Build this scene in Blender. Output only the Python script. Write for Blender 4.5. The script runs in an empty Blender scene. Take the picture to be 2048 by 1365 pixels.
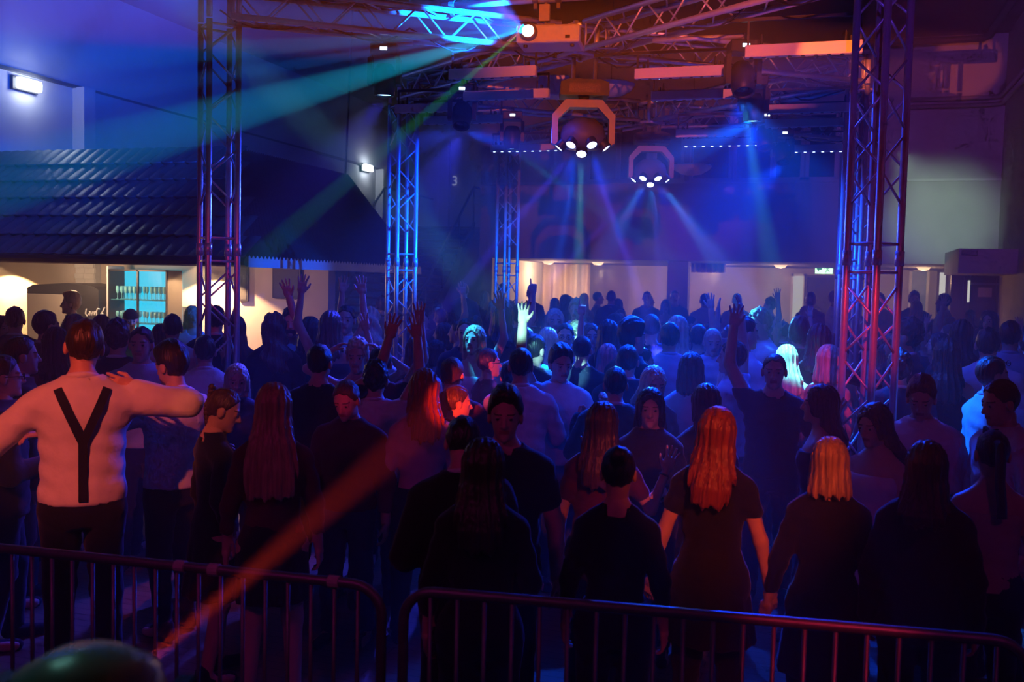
import bpy, bmesh, math, random
import numpy as np
from mathutils import Vector, Matrix
random.seed(7); rng = np.random.default_rng(7)
scene = bpy.context.scene
COL = scene.collection
R = math.radians

# ------------------------------------------------------------------ camera
YAW, PITCH, ROLL, FPX, CAMZ = 17.5, 3.27, 1.3, 1991.0, 2.2
cam_d = bpy.data.cameras.new('camera'); cam = bpy.data.objects.new('camera', cam_d); COL.objects.link(cam)
cam_d.sensor_width = 36.0; cam_d.lens = FPX / 2048 * 36.0; cam_d.clip_start = 0.05; cam_d.clip_end = 200
CAMROT = Matrix.Rotation(R(YAW), 3, 'Z') @ Matrix.Rotation(R(90 - PITCH), 3, 'X') @ Matrix.Rotation(R(ROLL), 3, 'Z')
CAMLOC = Vector((0, 0, CAMZ))
cam.matrix_world = Matrix.Translation(CAMLOC) @ CAMROT.to_4x4()
cam_d.dof.use_dof = True; cam_d.dof.focus_distance = 8.0; cam_d.dof.aperture_fstop = 3.2
scene.camera = cam
FWD = Vector((-math.sin(R(YAW)), math.cos(R(YAW)), 0))

def ray(px, py):
    return CAMROT @ Vector(((px - 1024) / FPX, -(py - 682.5) / FPX, -1.0))
def at(px, py, depth):                 # the point seen at a pixel, at a level distance in front of the camera
    d = ray(px, py); return CAMLOC + d * (depth / d.dot(FWD))
def on_z(px, py, z):
    d = ray(px, py); return CAMLOC + d * ((z - CAMZ) / d.z)
def on_y(px, py, y):
    d = ray(px, py); return CAMLOC + d * (y / d.y)
def on_x(px, py, x):
    d = ray(px, py); return CAMLOC + d * (x / d.x)

# ------------------------------------------------------------------ world, view
w = bpy.data.worlds.new('world'); scene.world = w; w.use_nodes = True
w.node_tree.nodes['Background'].inputs[0].default_value = (0.02, 0.03, 0.09, 1)
w.node_tree.nodes['Background'].inputs[1].default_value = 0.02
vs = scene.view_settings
vs.view_transform = 'Standard'; vs.look = 'None'; vs.gamma = 1.0; vs.use_curve_mapping = False
vs.exposure = 0.08
cy = scene.cycles
cy.use_denoising = True
cy.max_bounces = 2; cy.diffuse_bounces = 1; cy.glossy_bounces = 1; cy.transmission_bounces = 2
cy.use_adaptive_sampling = True; cy.adaptive_threshold = 0.06; cy.adaptive_min_samples = 12
cy.transparent_max_bounces = 6; cy.volume_bounces = 0
cy.caustics_reflective = False; cy.caustics_refractive = False
cy.sample_clamp_indirect = 2.0; cy.use_light_tree = True; cy.blur_glossy = 1.0

# ------------------------------------------------------------------ lights
def spot(loc, target, color, watts, deg, blend=0.3, radius=0.03, parent=None, name='spot_lamp', nodes=None):
    d = bpy.data.lights.new(name, 'SPOT'); d.energy = watts; d.color = color
    d.spot_size = R(deg); d.spot_blend = blend; d.shadow_soft_size = radius
    o = bpy.data.objects.new(name, d); COL.objects.link(o)
    loc = Vector(loc); q = (Vector(target) - loc).to_track_quat('-Z', 'Y')
    o.matrix_world = Matrix.Translation(loc) @ q.to_matrix().to_4x4()
    return o
def point(loc, color, watts, radius=0.1, name='point_lamp'):
    d = bpy.data.lights.new(name, 'POINT'); d.energy = watts; d.color = color; d.shadow_soft_size = radius
    o = bpy.data.objects.new(name, d); COL.objects.link(o); o.location = loc; return o
def area(loc, target, color, watts, sx, sy, name='area_lamp', spread=180):
    d = bpy.data.lights.new(name, 'AREA'); d.energy = watts; d.color = color; d.shape = 'RECTANGLE'
    d.size = sx; d.size_y = sy; d.spread = R(spread)
    o = bpy.data.objects.new(name, d); COL.objects.link(o)
    loc = Vector(loc); q = (Vector(target) - loc).to_track_quat('-Z', 'Y')
    o.matrix_world = Matrix.Translation(loc) @ q.to_matrix().to_4x4()
    return o
BLUE = (0.0, 0.045, 1.0); CYAN = (0.05, 0.65, 1.0); VIOLET = (0.12, 0.04, 1.0)
RED = (1.0, 0.03, 0.06); ORANGE = (1.0, 0.17, 0.02); WARM = (1.0, 0.55, 0.24); MAGENTA = (0.75, 0.02, 0.45)

# lamps on the stage truss above and behind the photographer, with added violet fills
spot((0.5, -0.6, 4.1), (-1.75, 9.5, 4.55), (1.0, 0.13, 0.01), 3400, 20, 0.7, 0.03)               # along the rig
spot((0.4, -0.6, 3.9), (-0.6, 10.0, 4.45), VIOLET, 500, 20, 0.6, 0.03)                 # added violet fill to tint the same trusses
spot((-1.6, -0.6, 2.25), on_y(1930, 132, 21.1), (1.0, 0.14, 0.01), 10000, 3.6, 0.5, 0.006)                 # through the right arms to the far right corner
spot((-2.4, -0.6, 4.3), at(150, 830, 5.2), (1.0, 0.11, 0.04), 850, 14, 0.7, 0.05)       # man with braces
spot((-1.6, -0.6, 4.3), at(425, 850, 5.3), ORANGE, 360, 5, 0.5, 0.03)                   # girl with the plait
spot((1.9, -0.6, 4.3), at(1440, 960, 4.6), (1.0, 0.10, 0.01), 1000, 12, 0.8, 0.03)      # girl with copper hair
spot((2.1, -0.6, 4.3), at(1675, 925, 4.5), (1.0, 0.09, 0.01), 100, 5, 0.6, 0.03)
spot((-2.2, -0.6, 4.3), at(1046, 655, 7.2), (0.25, 0.9, 0.95), 15000, 2.2, 0.7, 0.02)        # raised arm in the crowd
spot((1.9, -0.6, 4.3), on_z(1640, 1240, 1.1), RED, 300, 7, 0.9, 0.03)
spot((0.4, -0.6, 4.3), at(1690, 680, 6.9), RED, 1700, 6.5, 0.8, 0.02)                      # near tower
spot((-1.2, -0.6, 4.3), at(440, 500, 8.0), RED, 260, 8, 0.8, 0.02)                      # left tower
spot((-2.6, -0.6, 4.6), at(600, 850, 6.5), MAGENTA, 75, 70, 0.9, 0.3)                   # weak wash over the front rows
spot((2.2, -0.6, 4.6), at(1400, 880, 6.5), MAGENTA, 45, 70, 0.9, 0.3)
spot((2.6, 1.0, 4.9), (2.3, 21.0, 5.2), (0.34, 0.08, 0.70), 4500, 22, 0.9, 0.2)          # added violet fill toward the right wall, no fixture behind it
# ------------------------------------------------------------------ materials
MATS = {}
def mat(name, col, rough=0.6, metal=0.0, noise=0.0, nscale=20.0, bump=0.0, bscale=None, stretch=(1, 1, 1), emit=None, estr=0.0, spec=0.4, sheen=0.0):
    if name in MATS: return MATS[name]
    m = bpy.data.materials.new(name); m.use_nodes = True; nt = m.node_tree
    b = nt.nodes['Principled BSDF']
    b.inputs['Base Color'].default_value = (*col, 1); b.inputs['Roughness'].default_value = rough
    b.inputs['Metallic'].default_value = metal; b.inputs['Specular IOR Level'].default_value = spec
    if sheen: b.inputs['Sheen Weight'].default_value = sheen
    if emit: b.inputs['Emission Color'].default_value = (*emit, 1); b.inputs['Emission Strength'].default_value = estr
    if noise or bump:
        tc = nt.nodes.new('ShaderNodeTexCoord'); mp = nt.nodes.new('ShaderNodeMapping'); mp.inputs['Scale'].default_value = stretch
        nt.links.new(tc.outputs['Object'], mp.inputs['Vector'])
        if noise:
            n = nt.nodes.new('ShaderNodeTexNoise'); n.inputs['Scale'].default_value = nscale; n.inputs['Detail'].default_value = 4
            nt.links.new(mp.outputs[0], n.inputs['Vector'])
            cr = nt.nodes.new('ShaderNodeValToRGB')
            cr.color_ramp.elements[0].position = 0.3; cr.color_ramp.elements[1].position = 0.7
            cr.color_ramp.elements[0].color = (*[c * (1 - noise) for c in col], 1); cr.color_ramp.elements[1].color = (*[min(1, c * (1 + noise)) for c in col], 1)
            nt.links.new(n.outputs['Fac'], cr.inputs[0]); nt.links.new(cr.outputs[0], b.inputs['Base Color'])
        if bump:
            n2 = nt.nodes.new('ShaderNodeTexNoise'); n2.inputs['Scale'].default_value = bscale or nscale; n2.inputs['Detail'].default_value = 3
            nt.links.new(mp.outputs[0], n2.inputs['Vector'])
            bp = nt.nodes.new('ShaderNodeBump'); bp.inputs['Strength'].default_value = bump; bp.inputs['Distance'].default_value = 0.02
            nt.links.new(n2.outputs['Fac'], bp.inputs['Height']); nt.links.new(bp.outputs[0], b.inputs['Normal'])
    MATS[name] = m; return m
def glow(name, col, strength):
    m = mat(name, (0.02, 0.02, 0.02), 0.4, emit=col, estr=strength); m.cycles.emission_sampling = 'NONE'; return m

ALU = mat('aluminium', (0.80, 0.80, 0.82), 0.38, 0.55, 0.06, 30)
STEEL = mat('galvanised_steel', (0.24, 0.23, 0.25), 0.45, 0.6, 0.12, 40)
BLACKM = mat('black_metal', (0.02, 0.02, 0.022), 0.4, 0.0, 0.1, 30)
BLACKP = mat('black_plastic', (0.03, 0.03, 0.033), 0.45, 0, 0.1, 40)
BATTEN = mat('batten_housing', (0.72, 0.66, 0.60), 0.45, 0.0, 0.08, 60, stretch=(1, 1, 12))
WHITEP = mat('white_plastic', (0.75, 0.75, 0.75), 0.4, 0, 0.03, 20)
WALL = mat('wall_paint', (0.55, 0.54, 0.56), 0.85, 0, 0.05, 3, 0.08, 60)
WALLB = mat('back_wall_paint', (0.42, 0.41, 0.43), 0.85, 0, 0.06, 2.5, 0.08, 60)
CEIL = mat('ceiling_dark', (0.05, 0.045, 0.05), 0.9, 0, 0.15, 2)
TILE = mat('roof_tile_metal', (0.10, 0.095, 0.10), 0.45, 0.2, 0.2, 9, 0.05, 80)
ROOFD = mat('roof_side_metal', (0.06, 0.062, 0.07), 0.5, 0.2, 0.2, 9)
WOODD = mat('dark_wood', (0.06, 0.028, 0.02), 0.5, 0, 0.25, 6, 0.1, 30, (1, 1, 8))
BARWALL = mat('bar_wall_plaster', (0.62, 0.52, 0.42), 0.85, 0, 0.06, 3, 0.06, 40)
GLASSD = mat('dark_glass', (0.012, 0.012, 0.015), 0.08, 0, spec=0.6)

def floor_mat():
    m = bpy.data.materials.new('hall_floor'); m.use_nodes = True; nt = m.node_tree; b = nt.nodes['Principled BSDF']
    tc = nt.nodes.new('ShaderNodeTexCoord'); br = nt.nodes.new('ShaderNodeTexBrick')
    br.inputs['Scale'].default_value = 1.0; br.inputs['Brick Width'].default_value = 1.2; br.inputs['Row Height'].default_value = 0.09
    br.inputs['Mortar Size'].default_value = 0.003
    br.inputs['Color1'].default_value = (0.24, 0.15, 0.09, 1); br.inputs['Color2'].default_value = (0.20, 0.12, 0.07, 1); br.inputs['Mortar'].default_value = (0.04, 0.025, 0.015, 1)
    nt.links.new(tc.outputs['Object'], br.inputs['Vector']); nt.links.new(br.outputs['Color'], b.inputs['Base Color'])
    n = nt.nodes.new('ShaderNodeTexNoise'); n.inputs['Scale'].default_value = 3; n.inputs['Detail'].default_value = 5
    nt.links.new(tc.outputs['Object'], n.inputs['Vector'])
    mr = nt.nodes.new('ShaderNodeMapRange'); mr.inputs['To Min'].default_value = 0.18; mr.inputs['To Max'].default_value = 0.5
    nt.links.new(n.outputs['Fac'], mr.inputs['Value']); nt.links.new(mr.outputs[0], b.inputs['Roughness'])
    return m

# ------------------------------------------------------------------ mesh helpers
class MB:
    def __init__(s): s.v = []; s.f = []
    def add(s, v, f):
        n = len(s.v); s.v += [tuple(p) for p in v]; s.f += [tuple(i + n for i in q) for q in f]; return s
    def box(s, c, d, rot=None):
        cx, cy_, cz = c; hx, hy, hz = d[0] / 2, d[1] / 2, d[2] / 2
        v = [Vector((x, y, z)) for x in (-hx, hx) for y in (-hy, hy) for z in (-hz, hz)]
        if rot: v = [rot @ p for p in v]
        v = [(p.x + cx, p.y + cy_, p.z + cz) for p in v]
        return s.add(v, [(0, 1, 3, 2), (4, 6, 7, 5), (0, 4, 5, 1), (2, 3, 7, 6), (0, 2, 6, 4), (1, 5, 7, 3)])
    def cyl(s, a, b, r0, r1=None, n=10, caps=True):
        a = Vector(a); b = Vector(b); r1 = r0 if r1 is None else r1
        z = (b - a).normalized(); x = z.orthogonal().normalized(); y = z.cross(x)
        v = []
        for p, r in ((a, r0), (b, r1)):
            v += [p + (x * math.cos(2 * math.pi * i / n) + y * math.sin(2 * math.pi * i / n)) * r for i in range(n)]
        f = [(i, (i + 1) % n, n + (i + 1) % n, n + i) for i in range(n)]
        if caps: f += [tuple(range(n - 1, -1, -1)), tuple(range(n, 2 * n))]
        return s.add(v, f)
    def tube(s, pts, r, n=8):
        pts = [Vector(p) for p in pts]; v = []; f = []; x = None
        for i, p in enumerate(pts):
            t = (pts[min(i + 1, len(pts) - 1)] - pts[max(i - 1, 0)]).normalized()
            x = t.orthogonal().normalized() if x is None else (x - t * x.dot(t)).normalized()
            y = t.cross(x)
            v += [p + (x * math.cos(2 * math.pi * k / n) + y * math.sin(2 * math.pi * k / n)) * r for k in range(n)]
        m = len(pts)
        for i in range(m - 1):
            f += [(i * n + k, i * n + (k + 1) % n, (i + 1) * n + (k + 1) % n, (i + 1) * n + k) for k in range(n)]
        f += [tuple(range(n - 1, -1, -1)), tuple((m - 1) * n + k for k in range(n))]
        return s.add(v, f)
    def lathe(s, prof, n=20, M=None):
        v = []; f = []; m = len(prof)
        for r, z in prof:
            v += [Vector((r * math.cos(2 * math.pi * k / n), r * math.sin(2 * math.pi * k / n), z)) for k in range(n)]
        if M: v = [M @ p for p in v]
        for i in range(m - 1):
            f += [(i * n + k, i * n + (k + 1) % n, (i + 1) * n + (k + 1) % n, (i + 1) * n + k) for k in range(n)]
        if prof[0][0] < 0.03: f.append(tuple(range(n - 1, -1, -1)))
        if prof[-1][0] < 0.03: f.append(tuple((m - 1) * n + k for k in range(n)))
        return s.add(v, f)
    def prism(s, poly, y0, y1, M=None):       # polygon in x,z pulled along y
        n = len(poly); v = [Vector((x, y0, z)) for x, z in poly] + [Vector((x, y1, z)) for x, z in poly]
        if M: v = [M @ p for p in v]
        f = [tuple(range(n)), tuple(range(2 * n - 1, n - 1, -1))] + [(i, i + n, (i + 1) % n + n, (i + 1) % n) for i in range(n)]
        return s.add(v, f)
    def mesh(s, name, m, smooth=False):
        me = bpy.data.meshes.new(name); me.from_pydata(s.v, [], s.f); me.update()
        if m: me.materials.append(m)
        if smooth: me.polygons.foreach_set('use_smooth', [True] * len(me.polygons))
        return me
    def build(s, name, m, parent=None, smooth=False, loc=None, bevel=0):
        me = s.mesh(name, m, smooth)
        bm = bmesh.new(); bm.from_mesh(me); bmesh.ops.recalc_face_normals(bm, faces=bm.faces)
        if bevel: bmesh.ops.bevel(bm, geom=list(bm.edges), offset=bevel, segments=2, affect='EDGES', profile=0.5)
        bm.to_mesh(me); bm.free()
        return put(name, me, parent, loc)
def put(name, me, parent=None, loc=None, M=None):
    o = bpy.data.objects.new(name, me); COL.objects.link(o)
    if parent: o.parent = parent
    if loc is not None: o.location = loc
    if M is not None: o.matrix_local = M
    return o
def tag(o, label, cat, group=None, kind=None):
    o['label'] = label
    if cat: o['category'] = cat
    if group: o['group'] = group
    if kind: o['kind'] = kind
    return o
def thing(name, label, cat, loc=(0, 0, 0), rotz=0, group=None):
    o = bpy.data.objects.new(name, None); COL.objects.link(o); o.location = loc; o.rotation_euler = (0, 0, rotz)
    o.empty_display_size = 0.1
    return tag(o, label, cat, group)
def struct(name, mb, m, label=None, parent=None, **k):
    o = mb.build(name, m, parent, **k)
    if not parent: o['kind'] = 'structure'
    if label: o['label'] = label
    return o
def keep_parent(o, p):
    bpy.context.view_layer.update() if False else None
    o.parent = p; o.matrix_parent_inverse = p.matrix_world.inverted() if False else (Matrix.Translation(p.location) @ p.rotation_euler.to_matrix().to_4x4()).inverted()
def text_mesh(body, size, m, depth=0.004):
    cu = bpy.data.curves.new('lettering', 'FONT'); cu.body = body; cu.size = size; cu.extrude = depth; cu.align_x = 'CENTER'; cu.align_y = 'CENTER'
    o = bpy.data.objects.new('lettering', cu); COL.objects.link(o)
    me = bpy.data.meshes.new_from_object(o.evaluated_get(bpy.context.evaluated_depsgraph_get()))
    bpy.data.objects.remove(o); bpy.data.curves.remove(cu)
    me.materials.clear(); me.materials.append(m); return me

# ------------------------------------------------------------------ the hall
XL, XR, YB, ZC = -12.5, 3.1, 21.2, 7.2
YF, ZF = 16.8, 0.35
st = MB().box((-4.7, 7.9, -0.05), (15.6, 17.8, 0.1)); struct('floor', st, floor_mat(), 'wooden dance floor of the hall')
struct('floor_foyer', MB().box((-4.7, 23.0, ZF / 2), (15.8, 12.4, ZF)), floor_mat(), 'raised floor of the foyer behind the dance floor')
struct('ceiling', MB().box((-4.7, 14, ZC + 0.1), (16.4, 32, 0.2)), CEIL, 'dark flat ceiling of the hall')
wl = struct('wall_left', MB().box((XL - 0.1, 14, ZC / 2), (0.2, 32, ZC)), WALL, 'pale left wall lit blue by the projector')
# proud upper band and bays: the lamps sit in lower niches under the ledge
for (a, b) in ((-2, 12.9), (14.5, 24.6), (26.8, 29)):
    pass
l1 = on_x(45, 157, XL); l2 = on_x(728, 327, XL)
ZL = 0.5 * (l1.z + l2.z)
struct('trim_1', MB().box((XL + 0.04, 14, ZL + 0.01), (0.08, 32, 0.05)), mat('ledge_dark', (0.08, 0.08, 0.09), 0.7), 'dark ledge line along the left wall', wl)
for px in (157, 757):
    p = on_x(px, 250, XL)
    struct('pilaster', MB().box((XL + 0.12, p.y, ZL / 2), (0.24, 0.28, ZL)), WALL, None, wl)
# lower wall beyond each pilaster stands forward
struct('wall_left_bay', MB().box((XL + 0.06, on_x(157, 250, XL).y + 4.2, ZL / 2), (0.12, 8.0, ZL - 0.04)), WALL, 'left wall panel between the two wall lamps')
struct('wall_stairwell', MB().box((-9.9, 29.1, ZC / 2), (5.4, 0.2, ZC)), WALLB, 'wall with double doors at the head of the stairs')
struct('wall_stairwell_side', MB().box((-7.35, 25.2, ZC / 2), (0.25, 7.8, ZC)), WALLB, 'side wall of the stairwell')
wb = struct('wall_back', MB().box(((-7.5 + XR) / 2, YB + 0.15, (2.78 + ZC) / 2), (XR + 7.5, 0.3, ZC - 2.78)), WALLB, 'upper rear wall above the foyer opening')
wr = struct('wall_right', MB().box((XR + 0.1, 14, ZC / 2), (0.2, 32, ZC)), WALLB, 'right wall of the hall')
struct('wall_foyer', MB().box((-2.1, 27.1, 1.7), (10.6, 0.2, 3.2)), mat('foyer_plaster', (0.50, 0.42, 0.36), 0.85, 0, 0.06, 2), 'warm lit rear wall of the foyer')
struct('ceiling_foyer', MB().box((-2.1, 24.2, 2.87), (10.6, 5.7, 0.18)), CEIL, 'low ceiling over the foyer')
struct('wall_stage', MB().box((-4.7, -2.1, ZC / 2), (16, 0.2, ZC)), CEIL, 'dark wall behind the stage')
# far windows in the rear wall: frame, dark panes
wi = 0
for (xa, xb) in ((1180, 1232), (1240, 1292), (1312, 1362), (1385, 1457), (1472, 1545), (1546, 1600), (1617, 1668)):
    a = on_y(xa, 362, YB - 0.02); b = on_y(xb, 362, YB - 0.02)
    wi += 1
    cx, wd, z0, z1 = (a.x + b.x) / 2, b.x - a.x, 4.5, 5.75
    fr = MB()
    for sx in (-1, 1): fr.box((cx + sx * (wd / 2 + 0.03), YB - 0.02, (z0 + z1) / 2), (0.07, 0.09, z1 - z0 + 0.14))
    for zz in (z0 - 0.035, z1 + 0.035): fr.box((cx, YB - 0.02, zz), (wd + 0.13, 0.09, 0.07))
    o = struct('window_%d' % wi, fr, WALL, 'dark window high in the rear wall')
    MB().box((cx, YB - 0.008, (z0 + z1) / 2), (wd, 0.012, z1 - z0)).build('pane', GLASSD, o)
struct('trim_2', MB().box(((-7.5 + XR) / 2, YB - 0.04, 4.42), (XR + 7.5, 0.08, 0.05)), WALL, 'sill line under the high windows')
# gallery box over the doors on the right, pipes
g0 = on_y(1916, 547, 19.0)
struct('wall_right_gallery', MB().box(((g0.x + XR) / 2, 20.1, (g0.z + 3.0) / 2), (XR - g0.x, 2.2, 3.0 - g0.z)), WALLB, 'boxed beam over the doors on the right')
pa = on_y(1812, 200, YB - 0.12); pb = on_y(1985, 196, YB - 0.12)
for dz in (0.0, 0.14):
    tag(MB().tube([(pa.x, YB - 0.1, pa.z - dz), (pb.x - 0.1, YB - 0.1, pa.z - dz), (XR - 0.1, YB - 0.25, pa.z - dz), (XR - 0.1, 12, pa.z - dz)], 0.045, 8).build('wall_pipe', mat('pipe_paint', (0.3, 0.28, 0.28), 0.5), smooth=True),
        'upper of the two pipes along the right rear corner' if dz == 0 else 'lower of the two pipes along the right rear corner', 'pipe', 'corner wall pipes')
pz = ZC - 0.16
tag(MB().tube([(-1.0, YB - 0.35, pz), (XR - 0.5, YB - 0.35, pz), (XR - 0.4, YB - 0.6, pz), (XR - 0.4, 12, pz)], 0.07, 10).build('ceiling_pipe', CEIL, smooth=True), 'dark pipe running under the ceiling edge', 'pipe')

# wall lamps
LAMP = glow('wall_lamp_diffuser', (0.80, 0.90, 1.0), 22.0)
for px, py, lab in ((45, 170, 'white bulkhead lamp glowing on the left wall, the nearer one'), (728, 336, 'white bulkhead lamp glowing on the left wall beyond the tiled roof')):
    p = on_x(px, py, XL)
    t = thing('wall_lamp', lab, 'lamp', (XL + 0.001, p.y, p.z))
    MB().box((0.03, 0, 0), (0.06, 0.54, 0.22)).build('housing', BLACKP, t, bevel=0.01)
    MB().box((0.115, 0.02, 0), (0.11, 0.46, 0.17)).build('diffuser', LAMP, t, bevel=0.02)
    point((XL + 0.45, p.y, p.z), (0.75, 0.88, 1.0), 9, 0.12)

# ------------------------------------------------------------------ stairs and rails
sx0, sx1 = -11.4, -8.85
stairs = thing('staircase', 'dark open staircase climbing to the double doors behind the far tower', 'stairs', ((sx0 + sx1) / 2, 20.4, ZF))
nst = 18
for k in range(nst):
    y = 0.1 + k * (24.4 - 20.4) / nst; z = (k + 1) * (3.66 - ZF) / nst
    MB().box((0, y + 0.13, z - 0.03), (sx1 - sx0, 0.28, 0.05)).build('tread', WOODD, stairs)
for sx in (-1, 1):
    xx = sx * (sx1 - sx0) / 2
    MB().prism([(0, -0.1), (0.25, -0.1), (4.15, 3.2), (4.15, 3.45), (0, 0.12)], -0.03, 0.03, Matrix.Translation((xx, 0, 0.0)) @ Matrix.Rotation(R(90), 4, 'Z')).build('stringer', BLACKM, stairs)
    MB().tube([(xx, -0.1, 0.0), (xx, -0.1, 1.0), (xx, 4.1, 4.35), (xx, 7.5, 4.35)], 0.035, 8).build('handrail', STEEL if sx < 0 else BLACKM, stairs, smooth=True)
    for q in (0.25, 0.5, 0.75, 1.0):
        MB().cyl((xx, -0.1 + 4.2 * q, 3.35 * q), (xx, -0.1 + 4.2 * q, 1.0 + 3.35 * q), 0.02, n=6).build('baluster', BLACKM, stairs)
struct('floor_landing', MB().box((-10.0, 26.8, 3.6), (5.0, 4.6, 0.12)), WOODD, 'landing at the head of the stairs')
dr = struct('door_1', MB().box((-10.3, 28.97, 5.1), (2.6, 0.08, 2.9)), mat('door_grey', (0.30, 0.29, 0.33), 0.6, 0, 0.05, 3), 'tall grey double door at the head of the stairs')
MB().box((on_y(900, 300, 28.9).x, 28.92, 5.1), (0.05, 0.03, 2.9)).build('door_gap', BLACKM, dr)
sp = on_y(904, 363, 28.9)
put('door_sign', text_mesh('3', 0.42, glow('sign_white', (0.7, 0.75, 0.9), 0.35)), dr, M=Matrix.Translation((sp.x + 0.1, 28.88, sp.z)) @ Matrix.Rotation(R(90), 4, 'X'))

# ------------------------------------------------------------------ bar with tiled canopy
roof = bpy.data.objects.new('roof_canopy', None); COL.objects.link(roof); roof['kind'] = 'structure'; roof['label'] = 'dark tiled canopy roof over the bar'
XE, YE, ZE, XRG, YRG, ZRG, YEND = -6.5, 10.2, 2.42, -8.0, 12.2, 4.02, 15.4
core = MB().add([(XL, YE + 0.1, ZE + 0.02), (XE - 0.1, YE + 0.1, ZE + 0.02), (XE - 0.1, YEND, ZE + 0.02), (XL, YEND, ZE + 0.02), (XL, YRG, ZRG - 0.03), (XRG, YRG, ZRG - 0.03), (XRG, YEND + 0.3, ZRG - 0.03), (XL, YEND + 0.3, ZRG - 0.03)],
                [(3, 2, 1, 0), (0, 1, 5, 4), (1, 2, 6, 5), (4, 5, 6, 7), (2, 3, 7, 6)])
core.build('roof_core', ROOFD, roof)
rows = 6; slope = Vector((0, YRG - YE, ZRG - ZE)); sl = slope.length; rh = sl / rows
tw = 0.195
def tile_mesh():
    m = MB(); n = 6; v = []
    for j, (yy, lift) in enumerate(((0, 0.035), (0.02, 0.045), (1.02, 0.012))):
        for i in range(n + 1):
            u = i / n; arch = 0.014 * math.sin(math.pi * u); sc = (-0.035 * math.sin(math.pi * u) if j < 2 else 0)
            v.append((u * tw * 0.985, yy * rh + sc, lift + arch))
    for i in range(n + 1): v.append((i / n * tw * 0.985, -0.035 * math.sin(math.pi * i / n), 0.0))
    f = []
    for j in range(2): f += [(j * (n + 1) + i, j * (n + 1) + i + 1, (j + 1) * (n + 1) + i + 1, (j + 1) * (n + 1) + i) for i in range(n)]
    f += [(3 * (n + 1) + i, 3 * (n + 1) + i + 1, i + 1, i) for i in range(n)]
    return MB().add(v, f).mesh('roof_tile', TILE)
tme = tile_mesh(); ang = math.atan2(slope.z, slope.y)
for r in range(rows):
    base = Vector((0, YE, ZE)) + slope * (r / rows); xr = XE + (XRG - XE) * (r / rows)
    n = int((xr - XL) / tw)
    for i in range(n):
        put('roof_tile', tme, roof, M=Matrix.Translation((xr - (i + 1) * tw, base.y, base.z)) @ Matrix.Rotation(ang, 4, 'X'))
# side slope in wide corrugated sheets, gutter edge
sv = Vector((XRG - XE, 0, ZRG - ZE))
m = MB(); nx = 60
for j in range(2):
    pass
v = []; f = []
for i in range(nx * 4 + 1):
    u = i / (nx * 4); off = 0.02 * math.sin(u * nx * 2 * math.pi)
    y0 = YE + u * (YEND - YE); y1 = YRG + u * (YEND + 0.3 - YRG)
    v += [(XE + off, y0, ZE + off), (XRG + off, y1, ZRG + off)]
f = [(2 * i, 2 * i + 2, 2 * i + 3, 2 * i + 1) for i in range(nx * 4)]
MB().add(v, f).build('side_sheet', ROOFD, roof)
MB().tube([(XL, YE - 0.02, ZE - 0.03), (XE + 0.02, YE - 0.02, ZE - 0.03)], 0.06, 8).build('gutter', WOODD, roof)
v = []; f = []
for i in range(241):
    y = YE + i / 240 * (YEND - YE); d = 0.02 * math.sin(i / 240 * 60 * 2 * math.pi)
    v += [(XE + 0.03, y, ZE + 0.03 + d), (XE + 0.03, y, ZE - 0.09), (XE - 0.03, y, ZE - 0.09)]
f = [q for i in range(240) for q in ((3 * i, 3 * i + 3, 3 * i + 4, 3 * i + 1), (3 * i + 1, 3 * i + 4, 3 * i + 5, 3 * i + 2))]
MB().add(v, f).build('edge_trim', mat('edge_sheet', (0.30, 0.33, 0.36), 0.5, 0.2), roof)
struct('ceiling_bar', MB().box(((XL + XE) / 2 - 0.1, 12.9, ZE + 0.0), (-XL + XE - 0.4, 4.6, 0.05)), WOODD, 'dark underside of the bar canopy')
YW = 12.6
bw = struct('wall_bar', MB().box(((XL - 6.7) / 2, YW + 0.1, ZE / 2), (-XL - 6.7, 0.2, ZE)), BARWALL, 'warm lit wall behind the bar')
# white painted brick pillar
ba = on_y(151, 560, YW - 0.15); bb = on_y(189, 560, YW - 0.15); bwd = bb.x - ba.x
pil = struct('trim_3', MB().box(((ba.x + bb.x) / 2, YW - 0.07, ZE / 2), (bwd - 0.01, 0.12, ZE)), mat('mortar', (0.45, 0.45, 0.44), 0.9), 'white painted brick pillar behind the bar')
bme = MB().box((0, 0, 0), (bwd / 2 - 0.008, 0.04, 0.075)).mesh('brick', mat('white_brick', (0.68, 0.68, 0.66), 0.8, 0, 0.05, 12, 0.1, 50))
for r in range(14):
    for c in range(2):
        put('brick', bme, pil, loc=(ba.x + bwd * (0.25 + 0.5 * c) + (0.01 if r % 2 else -0.01), YW - 0.145, ZE - 0.08 - r * 0.083))
# drinks fridge with open white door
fa = on_y(54, 565, YW - 0.75); fb = on_y(197, 565, YW - 0.75); fw = fb.x - fa.x; fz = on_y(125, 570, YW - 0.75).z
fr = thing('drinks_fridge', 'black double drinks fridge with white script lettering behind the bar', 'fridge', ((fa.x + fb.x) / 2, YW - 0.4, 0))
body = MB().prism([(-fw / 2, 0), (fw / 2, 0), (fw / 2, fz - 0.06), (fw * 0.42, fz - 0.01), (0.1, fz + 0.03), (-fw * 0.42, fz - 0.01), (-fw / 2, fz - 0.06)], -0.35, 0.35).build('body', BLACKP, fr)
MB().box((-fw * 0.16, -0.372, fz - 0.14 - 0.72), (fw * 0.62, 0.04, 1.44)).build('door', mat('fridge_white_door', (0.62, 0.55, 0.5), 0.5), fr, bevel=0.01)
scr = []
lp = on_y(182, 628, YW - 0.76); ox, oz = lp.x - (fa.x + fb.x) / 2, lp.z
s_ = 0.0078
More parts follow.
